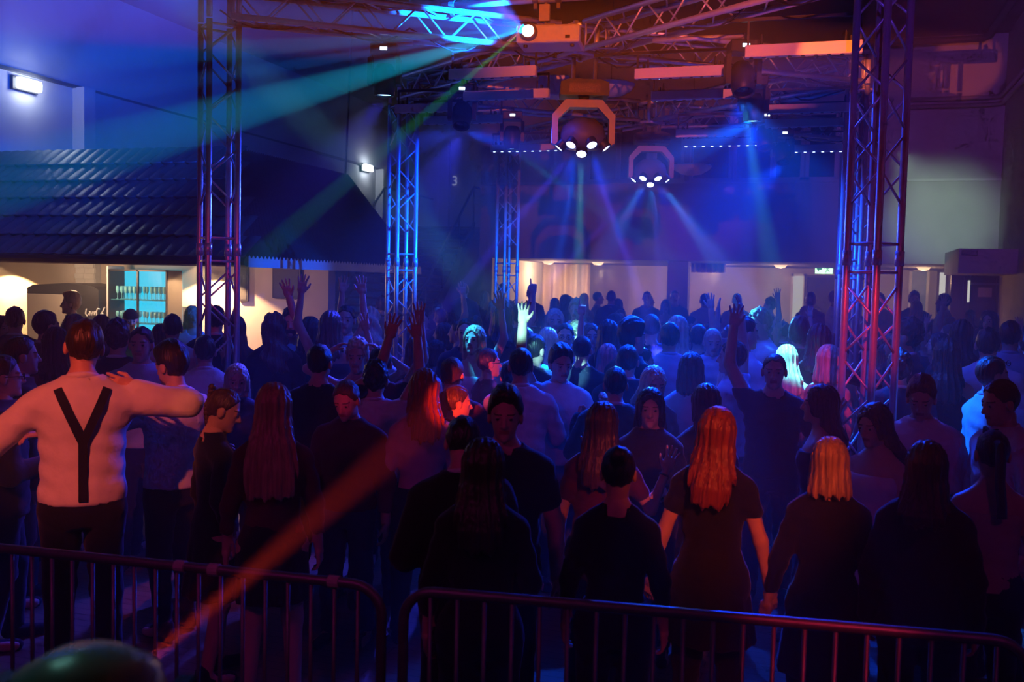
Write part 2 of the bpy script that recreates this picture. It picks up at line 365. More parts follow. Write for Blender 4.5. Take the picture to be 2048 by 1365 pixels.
strokes = [[(-3, 5), (-2, -3), (0, 4), (2, -3), (4, 4), (5, -2), (7, 4), (8, -2), (10, 5)], [(20, 9), (15, 10), (12, 4), (13, -4), (18, -5), (22, -1)], [(25, 3), (22, 0), (24, -4), (27, -1), (25, 3), (28, 8), (31, 13)], [(-10, 9), (-12, 0), (-8, -5), (-5, 0)]]
mm = MB()
for q in strokes: mm.tube([(ox + a * s_, -0.362, oz + b * s_) for a, b in q], 0.010, 6)
mm.build('script_lettering', mat('white_paint', (0.85, 0.85, 0.85), 0.5), fr)
# glass cabinet glowing cyan with wine glasses
YCAB = YW - 0.42
ca = on_y(217, 536, YCAB - 0.18); cb = on_y(334, 536, YCAB - 0.18); cw = cb.x - ca.x; cz1 = ca.z - 0.02; cz0 = cz1 - 1.12
cab = thing('glass_cabinet', 'cyan lit glass cabinet full of drinking glasses behind the bar', 'cabinet', ((ca.x + cb.x) / 2, YCAB, cz0))
H = cz1 - cz0
CYG = glow('cabinet_back_glow', (0.0, 0.62, 0.90), 1.15)
MB().box((0, 0.165, H / 2), (cw, 0.02, H)).build('back_panel', CYG, cab)
for sx in (-1, 0, 1): MB().box((sx * (cw / 2 - 0.01), -0.17, H / 2), (0.022, 0.03, H)).build('frame_post', BLACKM, cab)
for zz in (0.01, H - 0.01): MB().box((0, -0.17, zz), (cw, 0.03, 0.022)).build('frame_rail', BLACKM, cab)
for sx in (-1, 1): MB().box((sx * (cw / 2 - 0.005), 0, H / 2), (0.012, 0.34, H)).build('side_panel', BLACKM, cab)
SH = mat('shelf_glass', (0.05, 0.25, 0.32), 0.2)
GL = mat('drinking_glass', (0.25, 0.75, 0.85), 0.08, 0, emit=(0.0, 0.35, 0.5), estr=0.0)
gme = MB().lathe([(0.022, 0), (0.022, 0.004), (0.004, 0.008), (0.004, 0.07), (0.018, 0.085), (0.026, 0.12), (0.021, 0.165), (0.019, 0.165), (0.022, 0.12), (0.012, 0.09)], 8).mesh('wine_glass', GL, True)
n_g = 0
for k, zz in enumerate((0.02, 0.34, 0.68)):
    MB().box((0, 0, zz + 0.005), (cw - 0.03, 0.3, 0.012)).build('shelf', SH, cab)
    for row in range(2):
        for c in range(13):
            x = -cw / 2 + 0.06 + c * (cw - 0.12) / 12
            if abs(x) < 0.02: continue
            o = put('wine_glass', gme, None, loc=((ca.x + cb.x) / 2 + x, YCAB + (-0.06 + 0.13 * row), cz0 + zz + 0.012))
            o.scale = (1, 1, 1.15 if k == 2 else 1.0)
            tag(o, 'clear stemmed glass standing on the %s shelf of the cyan cabinet' % ('lower', 'middle', 'upper')[k], 'glass', 'glasses on the %s cabinet shelf' % ('lower', 'middle', 'upper')[k])
tag(MB().box(((ca.x + fb.x) / 2, YCAB, (cz1 + 0.05) / 2), (ca.x - fb.x - 0.02, 0.36, cz1 + 0.05)).build('side_cupboard', WHITEP, bevel=0.008), 'narrow white cupboard beside the cyan cabinet', 'cupboard')
tag(MB().box(((ca.x + cb.x) / 2, YCAB, cz0 / 2), (cw - 0.01, 0.34, cz0 - 0.01)).build('cabinet_base', WHITEP, bevel=0.008), 'white base unit under the cyan cabinet', 'cupboard')
for (xa, ya, xb, yb, lab) in ((478, 508, 497, 603, 'dark framed notice board on the bar wall beside the near tower'), (547, 523, 602, 598, 'wide dark notice board on the bar wall under the roof corner'), (347, 613, 392, 700, 'dark flat screen standing beside the cyan cabinet')):
    a = on_y(xa, ya, YW - 0.03); b = on_y(xb, yb, YW - 0.03)
    t = thing('notice_board' if 'board' in lab else 'bar_screen', lab, 'board' if 'board' in lab else 'screen', ((a.x + b.x) / 2, YW - 0.03, b.z))
    MB().box((0, 0, (a.z - b.z) / 2), (b.x - a.x, 0.05, a.z - b.z)).build('frame', BLACKP, t)
    MB().box((0, -0.027, (a.z - b.z) / 2), (b.x - a.x - 0.05, 0.006, a.z - b.z - 0.05)).build('panel', mat('board_panel', (0.06, 0.06, 0.065), 0.6), t)
# recessed warm downlights throw scallops on the bar wall
for px in (22, 432):
    p = on_y(px, 540, YW)
    spot((p.x, YW - 0.42, ZE - 0.05), (p.x, YW - 0.42, 0), WARM, 420, 128, 0.15, 0.02)
    t = thing('downlight', 'warm recessed downlight in the canopy above the %s' % ('fridge' if px < 100 else 'near tower'), 'lamp', (p.x, YW - 0.42, ZE - 0.02))
    MB().lathe([(0.04, -0.035), (0.05, -0.035), (0.05, 0.0)], 12).build('bezel', ALU, t)
point(((ca.x + cb.x) / 2 - 0.4, YW - 1.3, ZE - 0.2), (1.0, 0.62, 0.36), 60, 0.1)
point((-7.6, YW - 1.0, ZE - 0.2), (0.8, 0.45, 0.5), 16, 0.1)

# ------------------------------------------------------------------ foyer under the rear wall
CUR = mat('curtain_warm', (0.55, 0.42, 0.28), 0.8, 0, 0.05, 10)
a = on_y(1030, 560, 25.5); b = on_y(1180, 560, 25.5)
v = []; nn = 150
for i in range(nn + 1):
    u = i / nn; y = 25.5 + 0.07 * math.sin(u * 7 * 2 * math.pi)
    v += [(a.x + u * (b.x - a.x), y, ZF), (a.x + u * (b.x - a.x), y, 2.76), (a.x + u * (b.x - a.x), y + 0.02, 2.76), (a.x + u * (b.x - a.x), y + 0.02, ZF)]
f = [(4 * i + k, 4 * i + 4 + k, 4 * i + 4 + (k + 1) % 4, 4 * i + (k + 1) % 4) for i in range(nn) for k in range(4)]
tag(MB().add(v, f).build('foyer_curtain', CUR, smooth=True), 'warm lit pleated curtain in the foyer behind the crowd', 'curtain')
a = on_y(1382, 545, 23.5); b = on_y(1452, 526, 23.5)
v = []
for i in range(81):
    u = i / 80; y = 23.5 + 0.06 * math.sin(u * 6 * 2 * math.pi)
    v += [(a.x + u * (b.x - a.x), y, a.z), (a.x + u * (b.x - a.x), y, b.z), (a.x + u * (b.x - a.x), y + 0.03, b.z), (a.x + u * (b.x - a.x), y + 0.03, a.z)]
f = [(4 * i + k, 4 * i + 4 + k, 4 * i + 4 + (k + 1) % 4, 4 * i + (k + 1) % 4) for i in range(80) for k in range(4)]
tag(MB().add(v, f).build('corrugated_hood', CUR, smooth=True), 'small corrugated hood hanging over the foyer counter', 'hood')
a = on_y(1337, 560, 21.6); b = on_y(1378, 560, 21.6)
struct('trim_4', MB().box(((a.x + b.x) / 2, 21.6, 1.55), (b.x - a.x, 0.35, 2.44)), WALLB, 'square pillar under the rear wall')
DOORL = glow('lit_doorway', (0.85, 0.85, 0.62), 0.55)
DOORW = glow('lit_pane', (0.95, 0.93, 0.80), 0.75)
def foyer_panel(name, label, x0, y0, x1, y1, y, m, fm=WHITEP, kind=True):
    a = on_y(x0, y0, y); b = on_y(x1, y1, y)
    wd, ht = b.x - a.x, a.z - b.z
    fr = MB()
    for sx in (-1, 1): fr.box(((a.x + b.x) / 2 + sx * wd / 2, y, (a.z + b.z) / 2), (0.06, 0.08, ht + 0.06))
    fr.box(((a.x + b.x) / 2, y, a.z), (wd + 0.06, 0.08, 0.06))
    o = struct(name, fr, fm, label)
    MB().box(((a.x + b.x) / 2, y + 0.01, (a.z + b.z) / 2), (wd - 0.05, 0.02, ht)).build('pane', m, o); return o
foyer_panel('door_2', 'pale lit doorway in the foyer left of the exit sign', 1585, 550, 1606, 640, 26.9, DOORL)
foyer_panel('window_8', 'dark glazed partition under the exit sign', 1612, 553, 1682, 640, 26.9, GLASSD, BLACKM)
foyer_panel('door_3', 'narrow lit doorway in the foyer right of the near tower', 1877, 543, 1890, 640, 26.9, DOORW, WOODD)
foyer_panel('window_9', 'pale green glazed panel in the foyer behind the near tower', 1822, 540, 1852, 640, 26.9, glow('green_pane', (0.45, 0.55, 0.5), 0.10), WHITEP)
foyer_panel('door_4', 'bright doorway at the right end of the hall', 1997, 548, 2021, 660, 20.9, DOORW, WOODD)
foyer_panel('window_10', 'small lit panes beside the dark door on the right', 1932, 558, 1942, 605, 20.95, DOORW, WOODD)
dd = foyer_panel('door_5', 'dark brown door with a paper notice on the right', 1945, 552, 1993, 690, 20.95, WOODD, WOODD)
q = on_y(1970, 585, 20.9); MB().box((q.x, 20.9, q.z), (0.24, 0.006, 0.18)).build('paper_notice', mat('paper', (0.4, 0.3, 0.3), 0.8), dd)
MB().box((q.x, 20.88, q.z + 0.16), (0.5, 0.05, 0.04)).build('push_bar', STEEL, dd)
struct('wall_right_doors', MB().box(((on_y(1900, 600, 21.1).x + XR) / 2, 21.1, 1.4), (XR - on_y(1900, 600, 21.1).x, 0.14, 2.7)), WOODD, 'dark panelled wall around the doors on the right')
# exit signs
def exit_sign(label, loc, wd, ht, along_y=False):
    t = thing('exit_sign', label, 'sign', loc, R(90) if along_y else 0)
    MB().box((0, 0.03, 0), (wd + 0.03, 0.05, ht + 0.03)).build('housing', WHITEP, t)
    MB().box((0, 0, 0), (wd, 0.015, ht)).build('face', glow('exit_face', (0.55, 1.0, 0.55), 2.6), t)
    g = glow('exit_green', (0.0, 0.45, 0.1), 0.6)
    MB().add([(-0.12 * wd, -0.012, -0.12 * ht), (-0.12 * wd, -0.012, 0.12 * ht), (-0.28 * wd, -0.012, 0.12 * ht), (-0.28 * wd, -0.012, 0.32 * ht), (-0.44 * wd, -0.012, 0), (-0.28 * wd, -0.012, -0.32 * ht), (-0.28 * wd, -0.012, -0.12 * ht)], [(0, 1, 2, 3, 4, 5, 6)]).build('arrow', g, t)
    mm = MB(); mm.tube([(0.12 * wd, -0.012, 0.12 * ht), (0.2 * wd, -0.012, -0.08 * ht), (0.1 * wd, -0.012, -0.36 * ht)], 0.05 * ht, 5).tube([(0.2 * wd, -0.012, -0.08 * ht), (0.32 * wd, -0.012, -0.3 * ht)], 0.05 * ht, 5).tube([(0.02 * wd, -0.012, 0.02 * ht), (0.12 * wd, -0.012, 0.1 * ht), (0.26 * wd, -0.012, 0.02 * ht)], 0.04 * ht, 5).lathe([(0.001, -0.012), (0.07 * ht, 0), (0.001, 0.012)], 8, Matrix.Translation((0.1 * wd, -0.012, 0.3 * ht)))
    mm.build('running_figure', g, t); return t
p = on_y(1648, 538, 26.5); exit_sign('green lit exit sign in the foyer behind the near tower', (p.x, 26.5, p.z), 0.42, 0.24)
point((p.x, 26.2, p.z), (0.4, 1.0, 0.45), 3, 0.05)
p = on_x(1988, 408, XR - 0.05); t = exit_sign('small green exit sign on the right wall', (XR - 0.04, p.y, p.z), 0.42, 0.24, False); t.rotation_euler = (0, 0, R(-90))
p = on_y(1940, 506, 18.95); tag(MB().box((p.x, 18.97, p.z), (0.26, 0.03, 0.09)).build('small_sign', mat('sign_grey', (0.12, 0.12, 0.14), 0.5), bevel=0.01), 'small dark direction sign on the boxed beam', 'sign')
# foyer lamps
for (px, wv) in ((1090, 130), (1190, 40), (1420, 70), (1560, 45), (1850, 50)):
    p = on_y(px, 530, 23.6); t = thing('foyer_lamp', 'round foyer ceiling lamp above the far crowd, near %s' % {1090: 'the curtain', 1190: 'the curtain end', 1420: 'the corrugated hood', 1560: 'the lit doorway', 1850: 'the green panel'}[px], 'lamp', (p.x, 23.9, 2.78))
    MB().lathe([(0.0, -0.07), (0.1, -0.06), (0.15, 0.0)], 16).build('shade', glow('foyer_shade', (1.0, 0.6, 0.3), 2.0), t)
    point((p.x, 24.2, 2.5), (1.0, 0.58, 0.28), wv, 0.08)
# soft pale green wash on the right end of the rear wall, from an added spot near the far tower
spot((0.9, 15.2, 4.15), on_y(1885, 440, YB), (0.62, 1.0, 0.66), 1100, 25, 1.0, 0.15)
point((1.9, 20.3, 1.7), (1.0, 0.35, 0.06), 6, 0.05)
# ------------------------------------------------------------------ truss rig
TW = {'A': (-4.84, 7.18), 'B': (0.285, 7.18), 'C': (-4.84, 10.91), 'D': (0.285, 10.91), 'E': (-4.84, 14.98), 'F': (0.285, 14.98)}
HUB1, HUB2 = (-2.28, 9.05), (-2.28, 12.95)
ZT = 4.3; S = 0.12; CR = 0.025
CYLC = {}
def cylmesh(name, L, r, m=ALU, n=10):
    k = (name, round(L, 3), r, m.name)
    if k not in CYLC: CYLC[k] = MB().cyl((0, 0, 0), (0, 0, L), r, n=n).mesh(name, m, True)
    return CYLC[k]
def zmat(a, b):
    a = Vector(a); z = (Vector(b) - a).normalized(); x = z.orthogonal().normalized(); y = z.cross(x)
    M = Matrix.Identity(4)
    for i, c in enumerate((x, y, z)): M[0][i], M[1][i], M[2][i] = c
    M.translation = a; return M
def bar(name, a, b, r, parent, m=ALU, n=8):
    a = Vector(a); b = Vector(b)
    return put(name, cylmesh(name, (b - a).length, r, m, n), parent, M=zmat(a, b))
def truss(root, L, joints=()):
    cs = [(-S, -S), (S, -S), (S, S), (-S, S)]
    for x, y in cs: bar('chord', (x, y, 0), (x, y, L), CR, root, n=12)
    nb = max(2, round(L / 0.25)); bay = L / nb
    for k in range(4):
        (xa, ya), (xb, yb) = cs[k], cs[(k + 1) % 4]
        for i in range(nb):
            z0, z1 = i * bay + 0.015, (i + 1) * bay - 0.015
            if any(z0 < j + 0.11 and z1 > j - 0.11 for j in joints): continue
            a, b = ((xa, ya), (xb, yb)) if (i + (k // 2)) % 2 == 0 else ((xb, yb), (xa, ya))
            bar('brace', (*a, z0), (*b, z1), 0.009, root, n=6)
        for zz in [0.03, L - 0.03] + [j + d for j in joints for d in (-0.095, 0.095)]:
            bar('rung', (xa, ya, zz), (xb, yb, zz), 0.010, root, n=6)
    for j in joints:
        for x, y in cs: bar('coupler', (x, y, j - 0.05), (x, y, j + 0.05), 0.031, root, n=12)
desc = {'A': 'tall box truss tower on the left in front of the tiled roof', 'B': 'near right box truss tower with red lit chords', 'C': 'blue lit box truss tower beside the staircase',
        'D': 'right box truss tower standing behind the red lit one', 'E': 'farthest left box truss tower in front of the curtain', 'F': 'rear right box truss tower hidden behind two others'}
for k, (x, y) in TW.items():
    t = thing('truss_tower', desc[k], 'truss tower', (x, y, 0), R(51), 'truss towers')
    MB().box((0, 0, 0.006), (0.6, 0.6, 0.012)).build('base_plate', STEEL, t)
    sub = t
    truss(t, ZT - 0.02, (2.43,))
    for c in ((-S, -S), (S, -S), (S, S), (-S, S)):
        bar('corner_post', (*c, ZT), (*c, ZT + 0.29), CR, t)
def arm(h, k, lab):
    a = Vector((*h, ZT + 0.145)); b = Vector((*TW[k], ZT + 0.145)); d = (b - a).normalized(); a2 = a + d * 0.22; L = (b - a).length - 0.30
    t = bpy.data.objects.new('overhead_truss', None); COL.objects.link(t); tag(t, lab, 'truss', 'roof truss arms')
    z = d; yv = Vector((0, 0, 1)); xv = yv.cross(z)
    M = Matrix.Identity(4)
    for i, c in enumerate((xv, yv, z)): M[0][i], M[1][i], M[2][i] = c
    M.translation = a2; t.matrix_world = M
    truss(t, L)
    return a, b
for k in 'ABCD': arm(HUB1, k, 'overhead box truss arm from the near hub to the %s' % {'A': 'left front tower', 'B': 'right front tower', 'C': 'blue tower by the stairs', 'D': 'middle right tower'}[k])
for k in 'CDEF': arm(HUB2, k, 'overhead box truss arm from the far hub to the %s' % {'C': 'blue tower by the stairs', 'D': 'middle right tower', 'E': 'farthest left tower', 'F': 'rear right tower'}[k])
for h, lab in ((HUB1, 'near'), (HUB2, 'far')):
    t = thing('truss_hub', 'four way truss hub at the %s crossing of the rig' % lab, 'truss hub', (*h, ZT), R(51))
    for c in ((-S, -S), (S, -S), (S, S), (-S, S)): bar('corner_post', (*c, 0), (*c, 0.29), CR, t)
    cs = [(-S, -S), (S, -S), (S, S), (-S, S)]
    for i in range(4):
        for zz in (0.025, 0.265): bar('edge_tube', (*cs[i], zz), (*cs[(i + 1) % 4], zz), CR, t)

# crossbar with projector
YT = 8.3; ZTB = ZT + 0.33
tube_x = (on_y(885, 8, YT).x, on_y(1362, 8, YT).x)
t = thing('crossbar', 'horizontal aluminium tube clamped across the front trusses holding the projector', 'tube', ((tube_x[0] + tube_x[1]) / 2, YT, ZTB))
hl = (tube_x[1] - tube_x[0]) / 2
bar('tube', (-hl, 0, 0), (hl, 0, 0), 0.03, t, n=12)
def clamp(parent, loc):
    MB().lathe([(0.036, -0.025), (0.044, -0.025), (0.044, 0.025), (0.036, 0.025)], 12, Matrix.Translation(loc) @ Matrix.Rotation(R(90), 4, 'Y')).box((loc[0], loc[1], loc[2] - 0.06), (0.03, 0.04, 0.05)).build('clamp', STEEL, parent)
for px in (905, 1352): clamp(t, (on_y(px, 8, YT).x - (tube_x[0] + tube_x[1]) / 2, 0, 0))
pc = on_y(1102, 77, YT)
prj = thing('projector', 'white video projector hanging from the crossbar with a glaring lens', 'projector', (pc.x, YT, pc.z), R(6))
MB().box((0, 0, 0), (0.54, 0.36, 0.15)).build('body', WHITEP, prj, bevel=0.02)
lens_loc = Vector((-0.155, -0.19, 0.01))
MB().lathe([(0.05, -0.03), (0.072, -0.03), (0.072, 0.05), (0.05, 0.05)], 20, Matrix.Translation(lens_loc) @ Matrix.Rotation(R(90), 4, 'X')).build('lens_ring', STEEL, prj, True)
MB().lathe([(0.0005, -0.012), (0.05, -0.008), (0.05, 0.02)], 20, Matrix.Translation(lens_loc + Vector((0, -0.03, 0))) @ Matrix.Rotation(R(-90), 4, 'X')).build('lens', glow('projector_lens', (0.75, 0.95, 1.0), 14), prj, True)
MB().box((0.17, -0.181, -0.03), (0.04, 0.005, 0.025)).build('sensor_window', BLACKP, prj)
for i in range(7): MB().box((0.2705, -0.1 + i * 0.03, 0), (0.004, 0.012, 0.10)).build('vent_slot', BLACKP, prj)
for sx in (-0.2, 0.2): MB().cyl((sx, -0.1, -0.095), (sx, -0.1, -0.07), 0.018, n=10).build('foot', BLACKP, prj)
MB().box((-0.05, 0, 0.09), (0.2, 0.2, 0.02)).cyl((-0.05, 0, 0.09), (-0.05, 0, ZTB - pc.z - 0.03), 0.018).build('mount', STEEL, prj)
MB().box((-0.05, -0.05, 0.2), (0.09, 0.05, 0.14)).build('bracket', mat('raw_plate', (0.55, 0.5, 0.42), 0.4, 0.4), prj)
for sx in (-0.14, 0.06): clamp(prj, (sx, 0, ZTB - pc.z))

def arm_x(y, x):                        # nearest truss arm at that y
    u = (9.05 - y) / 1.87 if y < 9.05 else (y - 9.05) / 1.86 if y < 10.91 else (12.95 - y) / 2.04 if y < 12.95 else (y - 12.95) / 2.03
    c = [-2.28 + s * 2.565 * min(1, max(0, u)) for s in (-1, 1)]
    return min(c, key=lambda q: abs(q - x))
# LED battens hung under the arms
LEDW = glow('batten_led', (0.45, 0.65, 1.0), 6.0)
def batten(px, py, depth, L, lab, leds=False, frame=True):
    p = at(px, py, depth)
    t = thing('led_batten', lab, 'batten light', (p.x, p.y, p.z), 0, 'LED battens under the rig')
    MB().box((0, 0, 0), (L, 0.07, 0.095)).build('housing', BATTEN, t, bevel=0.008)
    top = ZT - p.z
    for sx in (-1, 1):
        MB().box((sx * (L / 2 - 0.08), 0, 0.06), (0.02, 0.05, 0.05)).build('bracket', BLACKM, t)
        MB().cyl((sx * L * 0.36, 0, 0.04), (sx * L * 0.36, 0, 0.13), 0.013, 0.006, n=8).build('cable_plug', BLACKP, t)
    if frame:
        fr = MB()
        for sx in (-1, 1): fr.box((sx * L * 0.48, 0.03, (0.04 + top) / 2), (0.016, 0.016, max(0.05, top - 0.04)))
        ax = arm_x(p.y, p.x) - p.x; xa, xb = min(-L * 0.48, ax), max(L * 0.48, ax)
        fr.box(((xa + xb) / 2, 0.03, top - 0.012), (xb - xa, 0.025, 0.025)); fr.build('hanging_frame', BLACKM, t)
    n = 9
    lm = MB().lathe([(0.0005, -0.004), (0.016, -0.003), (0.016, 0.004)], 8).mesh('led_lens', LEDW if leds else GLASSD)
    for i in range(n): put('led_lens', lm, t, loc=(-L / 2 + (i + 0.5) * L / n, -0.005, -0.048))
    return p
BAT = [(985, 146, 9.0, 0.82, 'orange lit LED batten left of the near multi beam head', 0), (1012, 190, 10.1, 0.9, 'LED batten with an orange patch under the projector', 0),
       (1362, 145, 8.9, 0.82, 'broad orange lit LED batten in the middle of the rig', 0), (1388, 190, 9.9, 0.84, 'dark red LED batten below the broad orange one', 0),
       (1606, 99, 7.7, 0.86, 'topmost LED batten beside the near right tower', 0), (1624, 217, 10.4, 0.9, 'LED batten right of the blue moving head', 0),
       (1618, 246, 11.2, 0.95, 'lower red LED batten left of the near right tower', 0), (1432, 266, 12.0, 0.95, 'orange spotted LED batten below the far hub', 0),
       (1442, 285, 12.9, 1.0, 'LED batten with glowing points above the rear windows', 1), (1628, 297, 13.2, 1.0, 'lowest LED batten with a row of glowing points at right', 1),
       (1050, 296, 13.9, 1.0, 'dark LED batten with a row of glowing points at left', 1), (925, 240, 11.5, 0.95, 'dark LED batten right of the tower by the stairs', 0),
       (872, 216, 10.9, 0.95, 'dark LED batten on top of the tower by the stairs', 0)]
for (px, py, dp, L, lab, led) in BAT:
    p = batten(px, py, dp, L, lab, led)
# the battens' blue wash straight down
for (px, py, dp, L, lab, led) in BAT:
    p = at(px, py, dp)
    if led or px in (985, 1388, 1618, 925, 1606): area((p.x, p.y, p.z - 0.06), (p.x, p.y, 0), BLUE, 26, L, 0.05, spread=130)

# multi beam heads under both hubs
LENSW = glow('beam_lens', (0.35, 0.45, 1.0), 40)
def beam_head(hub, px, py_base, lab, targets):
    depth = (Vector((hub[0], hub[1], 0))).dot(FWD)
    p = at(px, py_base, depth)
    t = thing('multi_beam_head', lab, 'moving head', (p.x, p.y, p.z), R(YAW), 'multi beam moving heads under the hubs')
    MB().prism([(-0.22, -0.07), (0.22, -0.07), (0.225, -0.03), (0.22, 0.05), (0.15, 0.075), (-0.15, 0.075), (-0.22, 0.05), (-0.225, -0.03)], -0.13, 0.13).build('base', BLACKP, t)
    MB().box((0, -0.131, -0.005), (0.28, 0.006, 0.085)).build('control_panel', mat('panel_gloss', (0.25, 0.2, 0.2), 0.15, 0.6, 0.5, 90), t)
    for sx in (-1, 1): MB().cyl((sx * 0.1, 0, 0.07), (sx * 0.1, 0, ZT - p.z), 0.02, n=8).build('clamp', STEEL, t)
    bar('pan_axis', (0, 0, -0.12), (0, 0, -0.06), 0.05, t, BLACKP, 16)
    yo = [(-0.29, -0.5), (-0.29, -0.24), (-0.17, -0.1), (0.17, -0.1), (0.29, -0.24), (0.29, -0.5), (0.235, -0.52), (0.235, -0.28), (0.13, -0.17), (-0.13, -0.17), (-0.235, -0.28), (-0.235, -0.52)]
    yk = MB(); n = 6
    out = yo[:6]; inn = yo[6:][::-1]
    for i in range(5): yk.prism([out[i], out[i + 1], inn[i + 1], inn[i]], -0.07, 0.07)
    yk.build('yoke', mat('yoke_grey', (0.30, 0.27, 0.26), 0.4, 0.0), t)
    hd = MB().lathe([(0.0005, 0.16), (0.12, 0.145), (0.19, 0.08), (0.215, 0.0), (0.21, -0.06), (0.16, -0.12), (0.0005, -0.13)], 24, Matrix.Translation((0, 0, -0.42)))
    hd.build('head', mat('head_grey', (0.12, 0.11, 0.12), 0.5, 0.0), t, True)
    for a_deg, rr, dz in ((236, 0.185, -0.50), (290, 0.185, -0.50), (263, 0.11, -0.575), (340, 0.20, -0.51), (190, 0.20, -0.51), (90, 0.185, -0.50)):
        a = R(a_deg); c = Vector((rr * math.cos(a), rr * math.sin(a), dz)); d = Vector((0.62 * math.cos(a), 0.62 * math.sin(a), -0.75)).normalized()
        q = d.to_track_quat('Z', 'Y').to_matrix().to_4x4(); M = Matrix.Translation(c) @ q
        MB().lathe([(0.05, -0.05), (0.056, 0.04), (0.048, 0.05), (0.046, 0.03)], 16, M).build('lens_tube', BLACKP, t, True)
        MB().lathe([(0.045, 0.02), (0.044, 0.036), (0.0005, 0.046)], 16, M).build('lens', LENSW, t, True)
    W = Matrix.Translation((p.x, p.y, p.z)) @ Matrix.Rotation(R(YAW), 4, 'Z')
    for tx, ty, td, col, wt, deg, off in targets:
        spot(W @ Vector((off[0], off[1], -0.62)), at(tx, ty, td), col, wt, deg, 0.35, 0.03)
beam_head(HUB1, 1168, 180, 'near multi beam moving head with glowing blue lenses under the front hub',
          [(1010, 470, 9.2, (0.05, 0.03, 1.0), 16000, 4.6, (-0.12, -0.1)), (1118, 520, 9.0, (0.0, 0.10, 1.0), 14000, 6, (-0.05, -0.1)), (1168, 560, 9.2, (0.05, 0.03, 1.0), 9000, 4.2, (0.0, -0.1)), (1262, 540, 9.4, (0.05, 0.06, 1), 20000, 4.6, (0.08, -0.1)), (1155, 622, 12.5, (0.16, 0.9, 0.9), 7000, 4.0, (0.0, 0.15)), (1330, 800, 7.0, BLUE, 1100, 20, (0.1, -0.12)), (1060, 780, 7.0, BLUE, 1100, 22, (-0.1, -0.12))])
beam_head(HUB2, 1303, 278, 'far multi beam moving head with glowing blue lenses under the rear hub',
          [(1130, 530, 12.6, (0.05, 0.03, 1.0), 18000, 3.6, (-0.12, -0.1)), (1318, 580, 12.4, (0.08, 0.08, 1), 26000, 4.0, (0.02, -0.1)), (1300, 560, 12.9, (0.05, 0.03, 1.0), 9000, 3.4, (-0.02, -0.1)), (1455, 530, 12.8, (0.05, 0.05, 1), 20000, 3.6, (0.12, -0.1)), (1520, 655, 9.9, (0.04, 0.26, 1), 4500, 5, (0.15, -0.1)), (1590, 725, 8.6, (0.05, 0.32, 1), 6000, 7, (0.15, -0.12)), (1120, 668, 9.0, (0.03, 0.22, 1), 4500, 8, (-0.12, -0.12)), (1310, 760, 7.0, (0.02, 0.25, 1), 3500, 9, (0.0, -0.12)), (1430, 740, 9.0, BLUE, 1300, 18, (0.1, -0.12)), (1160, 740, 9.5, BLUE, 1300, 18, (-0.1, -0.12))])

# beam moving heads along the arms
DISP = glow('display', (0.6, 0.8, 1.0), 5.0)
def moving_head(px, py, depth, sc, lab, tilt=0, col=(0.03, 0.03, 0.033)):
    p = at(px, py, depth)
    t = thing('moving_head', lab, 'moving head', (p.x, p.y, p.z), R(YAW), 'small moving heads along the arms'); t.scale = (sc, sc, sc)
    MB().box((0, 0, 0), (0.24, 0.2, 0.1)).build('base', BLACKP, t, bevel=0.012)
    MB().box((0.0, -0.102, 0.0), (0.06, 0.004, 0.028)).build('display', DISP, t)
    MB().cyl((0, 0, 0.05), (0, 0, max(0.09, (ZT - p.z) / sc)), 0.02).build('clamp', STEEL, t)
    ax = (arm_x(p.y, p.x) - p.x) / sc; RZ = Matrix.Rotation(R(-YAW), 3, 'Z')
    if abs(ax) > 0.1: MB().cyl((0, 0, (ZT - p.z) / sc - 0.02), RZ @ Vector((ax, 0, (ZT - p.z) / sc - 0.02)), 0.02).build('support_tube', ALU, t, True)
    for sx in (-1, 1): MB().prism([(sx * 0.105, -0.05), (sx * 0.145, -0.07), (sx * 0.145, -0.3), (sx * 0.105, -0.3)], -0.055, 0.055).build('yoke_arm', BLACKP, t)
    M = Matrix.Translation((0, 0, -0.24)) @ Matrix.Rotation(R(tilt), 4, 'X')
    MB().lathe([(0.0005, 0.13), (0.07, 0.12), (0.1, 0.06), (0.102, -0.06), (0.09, -0.15), (0.082, -0.155), (0.078, -0.13)], 20, M).build('head', BLACKP, t, True)
    MB().lathe([(0.0005, -0.13), (0.078, -0.135), (0.078, -0.12)], 20, M).build('front_lens', GLASSD if tilt < 0 else glow('cool_lens', (0.2, 0.5, 1.0), 8), t, True)
    return Matrix.Translation(p) @ Vector((0, 0, -0.4 * sc))
m1 = moving_head(770, 102, 8.9, 1.0, 'hazy moving head with a lit display on the front left arm')
m2 = moving_head(925, 181, 10.3, 1.0, 'dark moving head with a lit display left of the projector beam', -30)
m3 = moving_head(1025, 233, 12.0, 1.0, 'black moving head hanging above the farthest left tower', 0)
m4 = moving_head(1487, 96, 8.3, 1.0, 'black moving head with a bright display on the front right arm', -25)
m5 = moving_head(1508, 164, 10.0, 1.0, 'blue hazy moving head in the right half of the rig', 0)
m6 = moving_head(1530, 233, 11.8, 1.0, 'red lit moving head below the blue hazy one', -25)
m7 = moving_head(1566, 268, 12.6, 0.95, 'dark moving head beside the lowest glowing batten', -20)
spot(m3 + Vector((-0.35, 0, 0)), at(1000, 560, 12.3), (0.0, 0.12, 1.0), 2200, 7, 0.4, 0.03)
spot(m5, at(1492, 560, 10.4), (0.0, 0.13, 1.0), 4500, 8, 0.4, 0.04)
spot(m2, at(975, 420, 10.6), (0.0, 0.18, 0.9), 1600, 7, 0.5, 0.03)
